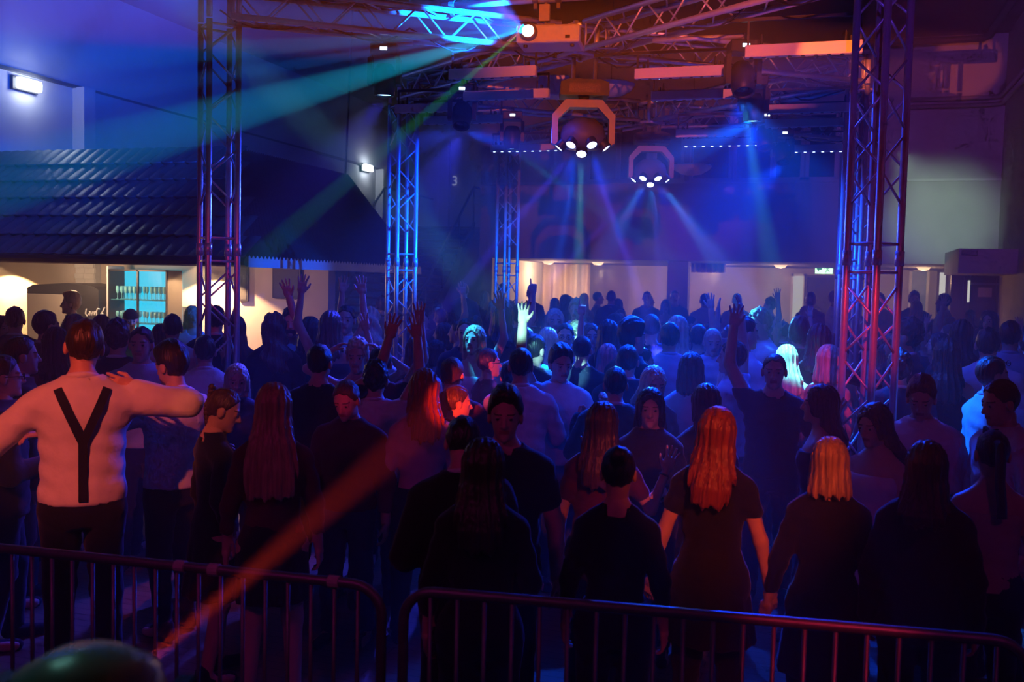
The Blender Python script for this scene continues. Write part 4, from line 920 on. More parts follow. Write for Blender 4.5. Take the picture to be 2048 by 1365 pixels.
def body_meshes(sex, aL, aR, top, bottom, head, near, step):
    key = (sex, aL, aR, top, bottom, head, near, step)
    if key in BC: return BC[key]
    D = DIM[sex]; vox = 0.020 if near else 0.029
    J = {}
    for s, nm in ((-1, aL), (1, aR)):
        u, f, hp, pn = ARMS[nm]; m = np.array((s, 1, 1))
        raise_ = max(0, u[2]) * 0.05
        sh = np.array((s * D['sx'], -0.012, D['sz'] + raise_)); el = sh + unit(u) * m * D['u']; wr_ = el + unit(f) * m * D['f']
        J[s] = (sh, el, wr_, unit(f) * m, hp, np.array(pn, float) * m)
    pts = np.array([p for s in J for p in J[s][:3]] + [(-0.28, -0.24, 0.0), (0.28, 0.26, 1.56)])
    ax, P = grid(pts.min(0) - 0.07, pts.max(0) + 0.07, vox)
    z = P[..., 2]; tor = section(P, TORSO[sex])
    r0, r1, r2 = D['r']
    up = {s: cap(P, J[s][0], J[s][1], r0, r1) for s in J}; fo = {s: cap(P, J[s][1], J[s][2], r1, r2) for s in J}
    shc = {s: np.linalg.norm(P - (J[s][0] + np.array((-s * 0.012, 0, -0.005))), axis=-1) - r0 * 1.08 for s in J}
    trap = np.minimum(cap(P, (-D['sx'] * 0.85, -0.018, D['sz'] + 0.010), (-0.03, -0.022, 1.462), 0.040, 0.046), cap(P, (D['sx'] * 0.85, -0.018, D['sz'] + 0.010), (0.03, -0.022, 1.462), 0.040, 0.046))
    neck = cap(P, (0, -0.015, 1.42), (0, -0.006, 1.56), 0.056 if sex == 'm' else 0.047, 0.052 if sex == 'm' else 0.044)
    hx = 0.088
    legs = []
    for s in (-1, 1):
        st_ = step * s
        hipj = (s * hx, 0, 0.88); kn = (s * (hx + 0.015), 0.03 + st_ * 0.10, 0.48); an = (s * (hx + 0.03), -0.015 + st_ * 0.22, 0.085)
        a = smin(cap(P, hipj, kn, 0.088 if sex == 'm' else 0.092, 0.056), cap(P, kn, an, 0.056, 0.038), 0.03)
        b = cap(P, (an[0], an[1] - 0.03, 0.045), (an[0] + s * 0.02, an[1] + 0.14, 0.035), 0.036, 0.032)
        legs.append((a, b, an))
    core = smin(tor, smin(shc[-1], shc[1], 0.03), 0.05); core = smin(core, trap, 0.035)
    arms = np.minimum(smin(up[-1], fo[-1], 0.02), smin(up[1], fo[1], 0.02))
    bodyF = smin(core, arms, 0.018); bodyF = smin(bodyF, neck, 0.03)
    lg = np.minimum(smin(legs[0][0], legs[0][1], 0.02), smin(legs[1][0], legs[1][1], 0.02))
    bodyF = smin(bodyF, lg, 0.05)
    V, Q = surfnet(bodyF, ax); mi = np.zeros(len(Q), int)
    # head and hands join the same mesh
    HR = (Matrix.Translation((0, 0.0, 1.52)) @ Matrix.Rotation(R(head[0]), 4, 'Z') @ Matrix.Rotation(R(head[1]), 4, 'X') @ Matrix.Rotation(R(head[2]), 4, 'Y'))
    hv, hq, hmi = HEAD if near else HEADLO
    A = np.array(HR.to_3x3()); hv2 = hv @ A.T + np.array(HR.translation)
    n0 = len(V); V = np.concatenate([V, hv2]); Q = np.concatenate([Q, hq + n0]); mi = np.concatenate([mi, hmi])
    for s in J:
        sh, el, wr_, fd, hp, pn = J[s]
        pv, pq = HANDS[hp if near or hp != 'relaxed' else 'lo']
        zz = fd; yy = pn - zz * (pn @ zz); yy = yy / max(1e-6, np.linalg.norm(yy)); xx = np.cross(yy, zz)
        loc = pv.copy()
        # thumb side: towards the body front
        tside = 1.0 if (xx @ np.array((0.0, 1.0, 0.35))) >= 0 else -1.0
        if hp == 'open': tside = 1.0 if (xx[0] * -s) >= 0 else -1.0
        loc[:, 0] *= tside
        q = pq if tside > 0 else pq[:, ::-1]
        hv3 = loc @ np.stack([xx, yy, zz]) * (0.95 if sex == 'm' else 0.88) + wr_
        n0 = len(V); V = np.concatenate([V, hv3]); Q = np.concatenate([Q, q + n0]); mi = np.concatenate([mi, np.zeros(len(q), int)])
    out = {'body': npmesh('body', V, Q, [SKIN, LIP, BROW, EYE, IRIS], mi), 'HR': HR, 'J': J}
    x, y = P[..., 0], P[..., 1]
    fold = 0.0035 * np.sin(x * 33 + z * 27 + 1.0) * np.sin(z * 36 - y * 21) + 0.0025 * np.sin(z * 61 + x * 17)
    # upper garment
    off = {'jacket': 0.022, 'shirt': 0.016, 'tshirt': 0.013, 'tank': 0.014, 'dress': 0.012, 'ldress': 0.012, 'top': 0.010}[top]
    sl = {'jacket': 1.0, 'shirt': 1.0, 'tshirt': 0.55, 'tank': 0.0, 'dress': 0.22, 'ldress': 1.0, 'top': 1.0}[top]
    hem = {'jacket': 0.80, 'shirt': 0.90, 'tshirt': 0.88, 'tank': 0.93, 'dress': 0.93, 'ldress': 0.93, 'top': 0.95}[top]
    nk = {'tank': 1.335}.get(top, 1.505)
    g = core if top != 'tank' else tor
    for s in J:
        sh, el, wr_, fd, hp, pn = J[s]
        if sl > 0:
            e1 = sh + (el - sh) * min(1, sl * 2 if sl < 0.5 else sl if sl < 1 else 1)
            g = smin(g, cap(P, sh, e1, r0, lerp(r0, r1, 0.6) + off * 0.3), 0.018)
            if sl >= 1: g = smin(g, cap(P, el, el + (wr_ - el) * 0.96, r1, r2), 0.018)
    g = (smin(g, neck, 0.03) if top != 'tank' else g) - off
    if top in ('jacket', 'shirt', 'tshirt'): g = smin(g, section(P, [(0.78, 0.185, 0.130, 0), (0.95, 0.178, 0.128, 0), (1.06, 0.165, 0.12, 0), (1.15, 0.15, 0.11, 0)] if sex == 'm' else [(0.78, 0.185, 0.130, 0), (1.0, 0.15, 0.11, 0), (1.15, 0.13, 0.1, 0)]), 0.04)
    g = np.maximum(g + fold, np.maximum(hem - z, z - nk))
    if top != 'tank': g = np.maximum(g, -(neck - {'jacket': 0.012, 'shirt': 0.006, 'tshirt': 0.020, 'dress': 0.030, 'ldress': 0.012, 'top': 0.026}[top]))
    if top in ('dress', 'ldress'):
        hz_ = 0.58 if top == 'dress' else 0.52
        sk = section(P, [(hz_, 0.235, 0.19, 0), (0.75, 0.205, 0.155, 0), (0.9, 0.185, 0.132, -0.004), (1.03, 0.14, 0.105, 0)]) + 0.006 * np.sin(np.arctan2(x, y) * 11) * (z < 0.85)
        g = smin(g, sk, 0.03)
    out['top'] = surfnet(g, ax)
    if top in ('jacket', 'shirt'):
        a, pv = [], []
        m = MB(); r_ = 0.064 if sex == 'm' else 0.055
        m.tube([(r_ * math.sin(k / 20 * 2 * math.pi), -0.012 + r_ * 0.95 * math.cos(k / 20 * 2 * math.pi), 1.488 - 0.018 * math.cos(k / 20 * 2 * math.pi)) for k in range(21)], 0.014, 8)
        out['collar'] = m
    if bottom != 'none':
        if bottom == 'skirt':
            b = section(P, [(0.60, 0.205, 0.165, 0), (0.8, 0.19, 0.145, 0), (0.92, 0.184, 0.132, -0.004), (1.03, 0.14, 0.105, 0)]) + 0.004 * np.sin(np.arctan2(x, y) * 13) * (z < 0.85)
        else:
            b = np.minimum(legs[0][0], legs[1][0]) - 0.014
            b = smin(b, section(P, [(0.80, 0.168, 0.118, 0), (0.90, 0.178, 0.126, -0.004), (1.02, 0.158, 0.112, 0)]), 0.05)
            b = np.maximum(b + fold, np.maximum(0.07 - z, z - 1.02))
        out['bottom'] = surfnet(b, ax)
    out['ankles'] = [l[2] for l in legs]
    BC[key] = out; return out
CM = {}
def cmesh(name, key, VQ, m):
    k = (name, key, m.name)
    if k not in CM: CM[k] = npmesh(name, VQ[0], VQ[1], [m])
    return CM[k]
def shoe_mesh(m):
    k = 'shoe' + m.name
    if k not in CM:
        ax, P = grid((-0.06, -0.1, 0), (0.06, 0.22, 0.13), 0.011)
        d = smin(cap(P, (0, -0.04, 0.045), (0, 0.15, 0.035), 0.043, 0.038), cap(P, (0, -0.02, 0.05), (0, -0.02, 0.10), 0.045, 0.045), 0.02)
        d = np.maximum(d, 0.004 - P[..., 2]); CM[k] = npmesh('shoe', *surfnet(d, ax), [m])
    return CM[k]
GLM = mat('glasses_frame', (0.02, 0.02, 0.02), 0.2, 0.5)
def glasses(parent, HR, up=False):
    m = MB(); dz = 0.085 if up else 0; dy = -0.02 if up else 0
    for s in (-1, 1):
        m.tube([(s * 0.034 + 0.024 * math.cos(k * math.pi / 8), 0.112 + dy, 0.110 + dz + 0.018 * math.sin(k * math.pi / 8)) for k in range(17)], 0.0025, 5)
        m.tube([(s * 0.058, 0.110 + dy, 0.114 + dz), (s * 0.086, 0.07 + dy, 0.116 + dz), (s * 0.088, -0.005, 0.112 + dz * 0.8)], 0.0022, 5)
    m.tube([(-0.011, 0.113 + dy, 0.114 + dz), (0.011, 0.113 + dy, 0.114 + dz)], 0.0025, 5)
    o = m.build('glasses', GLM, parent); o.matrix_local = HR
PEOPLE = []          # (x, y)
def person(px, py, s, face, sex, hair, hcol, top, tcol, bottom, bcol, aL, aR, label, head=(0, 0, 0), near=True, extra=(), group='party guests', hmin=1.48, hmax=1.99, world=None, step=None):
    if world is None:
        best = None
        for md in (0.42, 0.34, 0.26, 0.0):
            for k in range(60):
                s2 = s * (1 + (k // 2) * 0.010 * (1 if k % 2 else -1)); p = at(px, py, FPX / s2); fz = ZF if p.y > YF - 0.2 else 0.0; hgt = p.z - fz
                if hmin <= hgt <= hmax and all((p.x - a) ** 2 + (p.y - b) ** 2 > md * md for a, b in PEOPLE) and all((p.x - a) ** 2 + (p.y - b) ** 2 > 0.36 ** 2 for a, b in TW.values()):
                    best = (p, hgt, fz); break
            if best: break
        if best is None:
            p = at(px, py, FPX / s); fz = ZF if p.y > YF - 0.2 else 0.0; best = (p, min(hmax, max(hmin, p.z - fz)), fz)
        p, hgt, fz = best
    else:
        p = Vector((world[0], world[1], 0)); hgt = world[2]; fz = ZF if p.y > YF - 0.2 else 0.0
    if step is None: step = 0.25 if (int(abs(px)) % 3) else -0.35
    B = body_meshes(sex, aL, aR, top, bottom, tuple(head), near, step)
    sc = hgt / 1.755
    t = bpy.data.objects.new('person', None); COL.objects.link(t); tag(t, label, 'person', group)
    t.location = (p.x, p.y, fz); t.rotation_euler = (0, 0, math.atan2(p.y, p.x) - math.pi / 2 - R(face)); t.scale = (sc, sc, sc); t.empty_display_size = 0.1
    put('body', B['body'], t)
    key = (sex, aL, aR, top, bottom, tuple(head), near, step)
    tn = {'jacket': 'jacket', 'shirt': 'shirt', 'tshirt': 'tee_shirt', 'tank': 'strap_top', 'dress': 'dress', 'ldress': 'long_sleeved_dress', 'top': 'blouse'}[top]
    put(tn, cmesh(tn, key, B['top'], CL[tcol]), t)
    if 'bottom' in B: put('skirt' if bottom == 'skirt' else 'trousers', cmesh('trousers', key, B['bottom'], CL[bcol]), t)
    if 'collar' in B:
        k = ('collar', sex, tcol if top == 'shirt' else 'white')
        if k not in CM: CM[k] = B['collar'].mesh('collar', CL[k[2]], True)
        put('collar', CM[k], t)
    if near:
        for a in B['ankles']: put('shoe', shoe_mesh(CL['white'] if 'white_shoes' in extra else CL['black']), t, loc=(a[0], a[1], -0.002))
    st = hair if hair not in ('braid', 'pony') else 'tied'
    h_o = put('hair', hair_mesh(st if st != 'cap' else 'buzz', hcol), t); h_o.matrix_local = B['HR']
    if hair == 'braid':
        q = braid_mesh().build('plait', HAIR[hcol], t, True); q.matrix_local = B['HR'] @ Matrix.Translation((0, -0.10, 0.21)) @ Matrix.Rotation(R(-head[1]), 4, 'X') @ Matrix.Translation((0, 0.118, -0.225))
    if hair == 'pony':
        q = pony_mesh().build('ponytail', HAIR[hcol], t, True); q.matrix_local = B['HR']
    if hair == 'cap':
        if 'capme' not in CM: CM['capme'] = npmesh('cap', *hair_proto('cap'), [CL['black']])
        q = put('cap', CM['capme'], t); q.matrix_local = B['HR']
        q = MB().prism([(-0.07, 0.0), (-0.05, 0.05), (0, 0.065), (0.05, 0.05), (0.07, 0.0)], 0.0, 0.006, Matrix.Translation((0, 0.09, 0.148)) @ Matrix.Rotation(R(90), 4, 'X') @ Matrix.Scale(-1, 4, (0, 1, 0)) @ Matrix.Scale(1, 4)).build('cap_brim', CL['black'], t)
        q.matrix_local = B['HR']
    if 'glasses' in extra: glasses(t, B['HR'])
    if 'sunglasses_up' in extra: glasses(t, B['HR'], True)
    if 'bow_tie' in extra:
        MB().prism([(-0.055, 0.03), (0, 0.01), (0.055, 0.03), (0.055, -0.03), (0, -0.01), (-0.055, -0.03)], 0.068, 0.09, Matrix.Translation((0, 0, 1.455))).build('bow_tie', CL['black'], t)
    if 'beard' in extra:
        ax, P = grid((-0.08, 0, -0.02), (0.08, 0.12, 0.08), 0.008); d = ell(P, (0, 0.036, 0.060), (0.060, 0.066, 0.078)); d = np.maximum(d, P[..., 2] - 0.062); d = np.maximum(d, 0.02 - P[..., 1])
        o = put('beard', npmesh('beard', *surfnet(d, ax), [HAIR[hcol]]), t); o.matrix_local = B['HR']
    if 'braces' in extra:
        tab = np.array(TORSO[sex])
        def back(x, z):
            a = np.interp(z, tab[:, 0], tab[:, 1]) + 0.02; b = np.interp(z, tab[:, 0], tab[:, 2]) + 0.024; c = np.interp(z, tab[:, 0], tab[:, 3])
            y = c - b * math.sqrt(max(0.02, 1 - (x / a) ** 2)) - 0.006
            return min(y, -0.138 + (z - 1.30) * 0.40) if z > 1.27 else y
        def strap(pts):
            v = []; 
            for i, (x, z) in enumerate(pts):
                q0 = pts[max(0, i - 1)]; q1 = pts[min(len(pts) - 1, i + 1)]; dx, dz = q1[0] - q0[0], q1[1] - q0[1]; l = math.hypot(dx, dz); nx, nz = -dz / l * 0.019, dx / l * 0.019
                for e in (-1, 1):
                    for o_ in (0, 0.008): v.append((x + nx * e, back(x, z) - o_, z + nz * e))
            f = []
            for i in range(len(pts) - 1):
                a = 4 * i; b = a + 4
                f += [(a, a + 1, b + 1, b), (a + 1, a + 3, b + 3, b + 1), (a + 3, a + 2, b + 2, b + 3), (a + 2, a, b, b + 2)]
            return MB().add(v, f)
        ks = np.linspace(0, 1, 14)
        for s_ in (-1, 1): strap([(s_ * (0.105 * k), 1.20 + 0.245 * k) for k in ks]).build('braces_strap', CL['black'], t)
        strap([(0, 0.93 + 0.29 * k) for k in ks]).build('braces_strap', CL['black'], t)
    if 'bangle' in extra:
        w_ = B['J'][1][2]; fd = B['J'][1][3]
        MB().lathe([(0.030, -0.006), (0.034, 0), (0.030, 0.006)], 14, Matrix.Translation(w_ - fd * 0.03) @ Vector(fd).to_track_quat('Z', 'Y').to_matrix().to_4x4()).build('bangle', mat('bangle', (0.1, 0.1, 0.1), 0.3, 0.6), t)
    PEOPLE.append((p.x, p.y)); return t
# ---- front rows, one by one (pixel of the crown, pixels per metre, heading: 0 = back to us, 180 = facing us)
Pn = person
Pn(165, 640, 385, 0, 'm', 'short', 'dark', 'shirt', 'white', 'trousers', 'black', 'o', 'n', 'tall man in white shirt with black Y-back braces, arm behind his neck', (0, -4, 4), extra=('braces',))
Pn(6, 712, 345, 88, 'm', 'short', 'dark', 'jacket', 'black', 'trousers', 'black', 'd', 'b', 'man in glasses and dark jacket in profile at the left edge', (0, 0, 0), extra=('glasses',))
Pn(432, 775, 372, 70, 'f', 'braid', 'brown', 'ldress', 'black', 'none', 'black', 'd', 'hip', 'girl with a plait in a black dress, looking down', (-25, -22, 0))
Pn(548, 766, 400, 5, 'f', 'verylong', 'blonde', 'top', 'wine', 'skirt', 'black', 'd', 'd', 'girl with very long straight hair seen from behind', (0, 0, 0))
Pn(350, 690, 330, -35, 'm', 'quiff', 'dark', 'shirt', 'white', 'trousers', 'black', 's', 'd', 'dark haired man in white shirt reaching over to the man with braces', (10, -12, 0))
Pn(474, 728, 282, 178, 'f', 'bob', 'light', 'jacket', 'navy', 'trousers', 'black', 'd', 'b', 'blonde bobbed woman in dark jacket facing us behind the plaited girl', (0, -10, 0))
Pn(700, 758, 335, 205, 'm', 'short', 'brown', 'shirt', 'wine', 'trousers', 'denim', 'd', 'b', 'man with a red lit face looking down, dark red shirt', (0, -24, 0))
Pn(752, 726, 300, 10, 'm', 'curly', 'black', 'shirt', 'white', 'trousers', 'denim', 'd', 'u', 'black haired man in pale shirt, back to us, left of the long haired girl', (0, 0, 0))
Pn(846, 738, 335, -12, 'f', 'long', 'red', 'top', 'pink', 'trousers', 'black', 'b', 'b', 'girl with tousled long fair hair bending beside the suited man', (0, -14, 6))
Pn(912, 772, 322, 75, 'm', 'short', 'brown', 'shirt', 'wine', 'trousers', 'black', 'd', 'd', 'brown haired man in profile above the bowed suited man', (0, -5, 0), hmin=1.5)
Pn(1012, 781, 420, 188, 'm', 'quiff', 'black', 'tshirt', 'black', 'trousers', 'black', 'd', 'd', 'dark haired man in black tee facing us from the shadow', (5, -6, 0))
Pn(925, 832, 425, -15, 'm', 'short', 'black', 'jacket', 'black', 'trousers', 'black', 'b', 'd', 'man in black suit with white collar, head bowed', (-20, -28, 0), hmin=1.5)
Pn(968, 876, 465, 5, 'f', 'long', 'dark', 'top', 'black', 'trousers', 'black', 'd', 'b', 'dark long haired girl with a bare waist by the barrier', (0, 0, 0), hmin=1.46)
Pn(1238, 896, 480, 2, 'f', 'bun', 'black', 'top', 'black', 'trousers', 'black', 'd', 'd', 'black haired woman in black with pinned up hair, nearest the barrier', (0, -6, 0), hmin=1.46)
Pn(1206, 804, 385, 8, 'f', 'long', 'brown', 'tshirt', 'wine', 'trousers', 'black', 'd', 'bo', 'brown long haired girl raising her forearm with a bangle', (0, 0, 0), extra=('bangle',))
Pn(1302, 777, 340, 180, 'f', 'mid', 'black', 'jacket', 'black', 'trousers', 'black', 'b', 'bo', 'black haired girl in black jacket facing us between two long haired girls', (0, -6, 0))
Pn(1305, 731, 285, 160, 'f', 'long', 'light', 'top', 'navy', 'trousers', 'black', 'd', 'd', 'blonde girl with blue streaked shining crown', (0, -18, 0))
Pn(1432, 814, 432, 2, 'f', 'long', 'red', 'dress', 'black', 'trousers', 'black', 'd2', 'd2', 'girl with copper hair in short sleeved black dress', (0, 0, 4))
Pn(1662, 876, 445, -4, 'f', 'bob', 'blonde', 'ldress', 'black', 'trousers', 'black', 'd2', 'd', 'blonde girl with chin length hair and long dark dress walking away', (0, -8, 0), hmin=1.46)
Pn(1756, 806, 372, 215, 'f', 'long', 'dark', 'tank', 'white', 'skirt', 'white', 'd', 'b', 'girl in a white dress with long dark hair and red lit face', (0, -14, 0))
Pn(1642, 770, 335, -90, 'f', 'mid', 'black', 'tank', 'black', 'trousers', 'black', 'd', 'd', 'dark haired woman in profile just left of the red lit tower', (0, 0, 0))
Pn(1550, 707, 285, 182, 'm', 'buzz', 'black', 'tshirt', 'black', 'trousers', 'black', 'bo', 'u', 'man in black tee with both arms thrown up', (0, -4, 0))
Pn(1846, 754, 332, 185, 'm', 'quiff', 'black', 'shirt', 'white', 'trousers', 'black', 'd', 'd', 'man in white shirt looking down right of the near tower', (0, -22, 0))
Pn(2012, 760, 362, 235, 'm', 'short', 'black', 'shirt', 'white', 'trousers', 'black', 'd', 'd', 'man with white shirt and black bow tie at the right edge', (0, -14, 0), extra=('bow_tie',))
Pn(1988, 862, 432, -14, 'f', 'pony', 'black', 'tank', 'beige', 'trousers', 'black', 'd', 'd', 'woman with a dark ponytail and beige strappy top at lower right', (0, -4, 0))
Pn(1856, 882, 455, 3, 'f', 'mid', 'dark', 'jacket', 'black', 'trousers', 'black', 'd', 'd', 'woman in black blazer with dark hair, back to us at lower right', (0, 0, 0), hmin=1.48)
Pn(1986, 714, 292, 60, 'm', 'short', 'dark', 'shirt', 'white', 'trousers', 'black', 'b', 'd', 'man in white shirt with sunglasses pushed up on his head', (0, 0, 0), extra=('sunglasses_up',))
Pn(1978, 656, 250, 0, 'm', 'short', 'black', 'shirt', 'white', 'trousers', 'black', 'd', 'd', 'tall man in white shirt seen from behind at far right')
# ---- middle rows
Pn(1575, 690, 235, -10, 'f', 'long', 'light', 'tshirt', 'white', 'trousers', 'black', 'd', 'd', 'blonde girl brilliantly lit cyan behind the man with raised arms', (0, -12, 0))
Pn(1524, 622, 205, 235, 'm', 'curly', 'blonde', 'shirt', 'white', 'trousers', 'black', 'd', 'brow', 'curly blond man shading his cyan lit brow with a hand', (0, -8, 0))
Pn(1490, 634, 235, 60, 'm', 'short', 'black', 'shirt', 'white', 'trousers', 'black', 'd', 'd', 'dark haired man with white collar beside the cyan lit curly man')
Pn(1466, 682, 262, -72, 'm', 'short', 'dark', 'shirt', 'paleblue', 'trousers', 'denim', 'd', 'u', 'dark haired man in profile in pale blue shirt with one hand high', (0, 0, 0))
Pn(1383, 705, 270, -5, 'f', 'bob', 'black', 'top', 'paleblue', 'trousers', 'black', 'd', 'd', 'girl with a sleek black bob and pale top, back to us')
Pn(1412, 768, 335, -25, 'f', 'mid', 'black', 'top', 'navy', 'trousers', 'black', 'd', 'd', 'dark haired girl with blue rim lit curls behind the copper haired girl')
Pn(1153, 601, 158, 195, 'm', 'curly', 'blonde', 'tshirt', 'white', 'trousers', 'black', 'd', 'd', 'man with dazzling cyan lit curls above the crowd', (0, -6, 0))
Pn(1050, 655, 225, 20, 'm', 'short', 'dark', 'tshirt', 'white', 'trousers', 'black', 'd', 'd', 'man in white tee behind the dazzling raised arm', (0, 0, 0))
Pn(1070, 669, 250, 40, 'm', 'short', 'black', 'shirt', 'navy', 'trousers', 'black', 'd', 'd', 'dark haired man in navy shirt right of the dazzling arm')
Pn(1097, 656, 212, 15, 'f', 'mid', 'light', 'tshirt', 'white', 'trousers', 'black', 'd', 'up', 'pale haired girl lit turquoise with one hand up')
Pn(1131, 648, 212, 180, 'm', 'short', 'black', 'shirt', 'paleblue', 'trousers', 'black', 'd', 'd', 'man in glasses facing us in the middle of the crowd', extra=('glasses',))
Pn(1165, 671, 232, 10, 'm', 'buzz', 'black', 'tshirt', 'navy', 'trousers', 'black', 'd', 'd', 'close cropped man seen from behind below the man in glasses')
Pn(1182, 648, 205, 170, 'f', 'bob', 'dark', 'top', 'white', 'trousers', 'black', 'd', 'd', 'fringed girl facing us right of the man in glasses')
Pn(1217, 640, 212, 0, 'f', 'long', 'black', 'top', 'black', 'trousers', 'black', 'd', 'd', 'girl with long black hair right of the fringed girl')
Pn(1265, 642, 248, 55, 'm', 'quiff', 'black', 'jacket', 'black', 'trousers', 'black', 'd', 'd', 'man in dark suit with bright white collar in the centre')
Pn(1216, 688, 240, 8, 'f', 'bob', 'pink', 'top', 'wine', 'trousers', 'black', 'bu', 'd', 'girl with pink hair and a raised red lit arm')
Pn(1256, 691, 245, 5, 'm', 'short', 'dark', 'jacket', 'navy', 'trousers', 'black', 'd', 'd', 'man in navy jacket with pink lit collar, back to us')
Pn(1286, 697, 262, 70, 'm', 'short', 'dark', 'tshirt', 'pink', 'trousers', 'denim', 'd', 'd', 'man with a bare neck and pink top turning away')
Pn(1232, 735, 285, 0, 'm', 'short', 'black', 'jacket', 'black', 'trousers', 'black', 'bu', 'd', 'dark suited man with a fist in the air, back to us')
Pn(1120, 694, 275, 160, 'm', 'quiff', 'black', 'shirt', 'white', 'trousers', 'denim', 'bu', 'ul', 'man in big white shirt with one arm lit dazzling white', (0, -10, 0))
Pn(1042, 697, 285, -8, 'm', 'short', 'black', 'shirt', 'white', 'trousers', 'denim', 'd', 'bu', 'man in white shirt with bent arm lit violet')
Pn(1022, 724, 290, 12, 'm', 'short', 'black', 'tshirt', 'navy', 'trousers', 'black', 'd', 'd', 'dark silhouette of a man in front of the violet lit white shirt')
Pn(978, 698, 272, 70, 'm', 'short', 'dark', 'tshirt', 'navy', 'trousers', 'black', 'd', 'd', 'man in wire glasses in profile left of the dazzling arm', extra=('glasses',))
Pn(948, 651, 232, 200, 'f', 'bob', 'blonde', 'tank', 'white', 'trousers', 'black', 'u', 'd', 'smiling short haired girl lit turquoise with one arm high', (0, 4, 0))
Pn(932, 638, 205, 185, 'm', 'short', 'dark', 'tshirt', 'navy', 'trousers', 'black', 'd', 'd', 'man facing us behind the smiling turquoise girl')
Pn(905, 716, 290, 20, 'm', 'short', 'brown', 'shirt', 'wine', 'trousers', 'black', 'd', 'bo', 'brown haired man with a dark red raised arm')
Pn(716, 681, 262, 190, 'f', 'curly', 'light', 'tank', 'white', 'trousers', 'black', 'h', 'h', 'girl with fluffy pale hair, both hands over her head', (0, -6, 0))
Pn(762, 694, 262, 15, 'm', 'short', 'black', 'tshirt', 'wine', 'trousers', 'black', 'd', 'u', 'black haired man with a red lit arm straight up')
Pn(835, 672, 240, 10, 'f', 'mid', 'brown', 'top', 'white', 'trousers', 'black', 'uo', 'b', 'girl in sparkling white top stretching an arm with a wristband')
Pn(640, 690, 300, 25, 'm', 'short', 'black', 'tshirt', 'black', 'trousers', 'black', 'd', 'uo', 'man in black tee with a bright red lit arm', (0, 0, 0))
Pn(582, 620, 205, 185, 'm', 'curly', 'black', 'tshirt', 'paleblue', 'trousers', 'black', 'bu', 'd', 'bearded man facing us near the staircase rail', extra=('beard',))
Pn(548, 626, 225, -8, 'f', 'wavy', 'brown', 'jacket', 'black', 'trousers', 'black', 'bo', 'd', 'girl with wavy backlit hair left of the bearded man')
Pn(622, 634, 215, 20, 'f', 'bob', 'dark', 'top', 'navy', 'trousers', 'black', 'd', 'd', 'dark bobbed girl right of the bearded man')
Pn(662, 622, 225, 8, 'f', 'mid', 'brown', 'tank', 'navy', 'trousers', 'black', 'u', 'u', 'girl waving both blue lit arms beside the stairs')
Pn(692, 612, 210, 190, 'm', 'short', 'dark', 'shirt', 'paleblue', 'trousers', 'black', 'd', 'uo', 'man facing us with a raised hand left of the far tower')
Pn(738, 616, 205, -20, 'f', 'wavy', 'light', 'tank', 'navy', 'trousers', 'black', 'u', 'd', 'girl with wavy blonde ponytail hair beside the tower by the stairs')
Pn(765, 592, 170, 0, 'm', 'short', 'brown', 'shirt', 'grey', 'trousers', 'black', 'd', 'd', 'man with warm lit crown behind the tower by the stairs')
Pn(1812, 641, 235, -75, 'm', 'curly', 'black', 'jacket', 'navy', 'trousers', 'black', 'd', 'd', 'curly dark man in suit in profile right of the near tower', (0, 8, 0))
Pn(1876, 666, 190, -90, 'f', 'mid', 'black', 'top', 'navy', 'trousers', 'black', 'd', 'd', 'girl in blue lit profile facing the tower at right', (0, 4, 0))
Pn(1895, 676, 245, -6, 'f', 'long', 'dark', 'tank', 'black', 'trousers', 'black', 'd', 'd', 'girl with bare shoulders and thin black straps at right')
Pn(1800, 706, 268, -15, 'm', 'curly', 'black', 'jacket', 'navy', 'trousers', 'black', 'd', 'd', 'curly haired man in navy jacket below the suited profile')
Pn(2022, 642, 222, 0, 'm', 'short', 'black', 'shirt', 'paleblue', 'trousers', 'black', 'd', 'bu', 'man in pale blue shirt at the right edge, back to us')
Pn(1925, 640, 210, 12, 'f', 'mid', 'black', 'tshirt', 'navy', 'trousers', 'black', 'd', 'd', 'dark haired girl left of the tall white shirted man')
Pn(1980, 622, 175, 200, 'f', 'mid', 'brown', 'top', 'brown', 'trousers', 'black', 'd', 'd', 'girl with an orange lit face at far right')
Pn(1640, 648, 235, 10, 'f', 'mid', 'black', 'top', 'black', 'trousers', 'black', 'd', 's', 'black haired girl stretching a red lit arm toward the tower')
Pn(1600, 640, 225, 5, 'm', 'quiff', 'black', 'shirt', 'navy', 'trousers', 'black', 'd', 'd', 'broad dark haired man right of the cyan lit curly man')
Pn(1660, 690, 240, 30, 'f', 'bob', 'light', 'tank', 'white', 'trousers', 'black', 'd', 'd', 'pale blonde girl glowing cyan behind the red lit tower')
Pn(1340, 646, 232, -10, 'm', 'short', 'black', 'shirt', 'paleblue', 'trousers', 'black', 'd', 'd', 'man in sky blue shirt seen from behind in the centre right')
Pn(1356, 632, 215, 5, 'f', 'long', 'light', 'top', 'white', 'trousers', 'black', 'd', 'd', 'girl with long pale blue lit hair behind the sky blue shirt')
Pn(1303, 628, 205, 0, 'm', 'buzz', 'dark', 'tshirt', 'navy', 'trousers', 'black', 'd', 'd', 'cropped man with a violet rim lit crown')
Pn(1425, 656, 225, 170, 'm', 'buzz', 'light', 'shirt', 'paleblue', 'trousers', 'black', 'd', 'd', 'balding man in pale shirt left of the dark profile', (0, -12, 0))
Pn(1398, 650, 218, 5, 'm', 'short', 'black', 'tshirt', 'navy', 'trousers', 'black', 'd', 'd', 'dark cropped man left of the balding man')
Pn(1110, 618, 185, 175, 'f', 'mid', 'light', 'top', 'white', 'trousers', 'black', 'd', 'd', 'fair girl with streaked violet hair left of the dazzling curls')
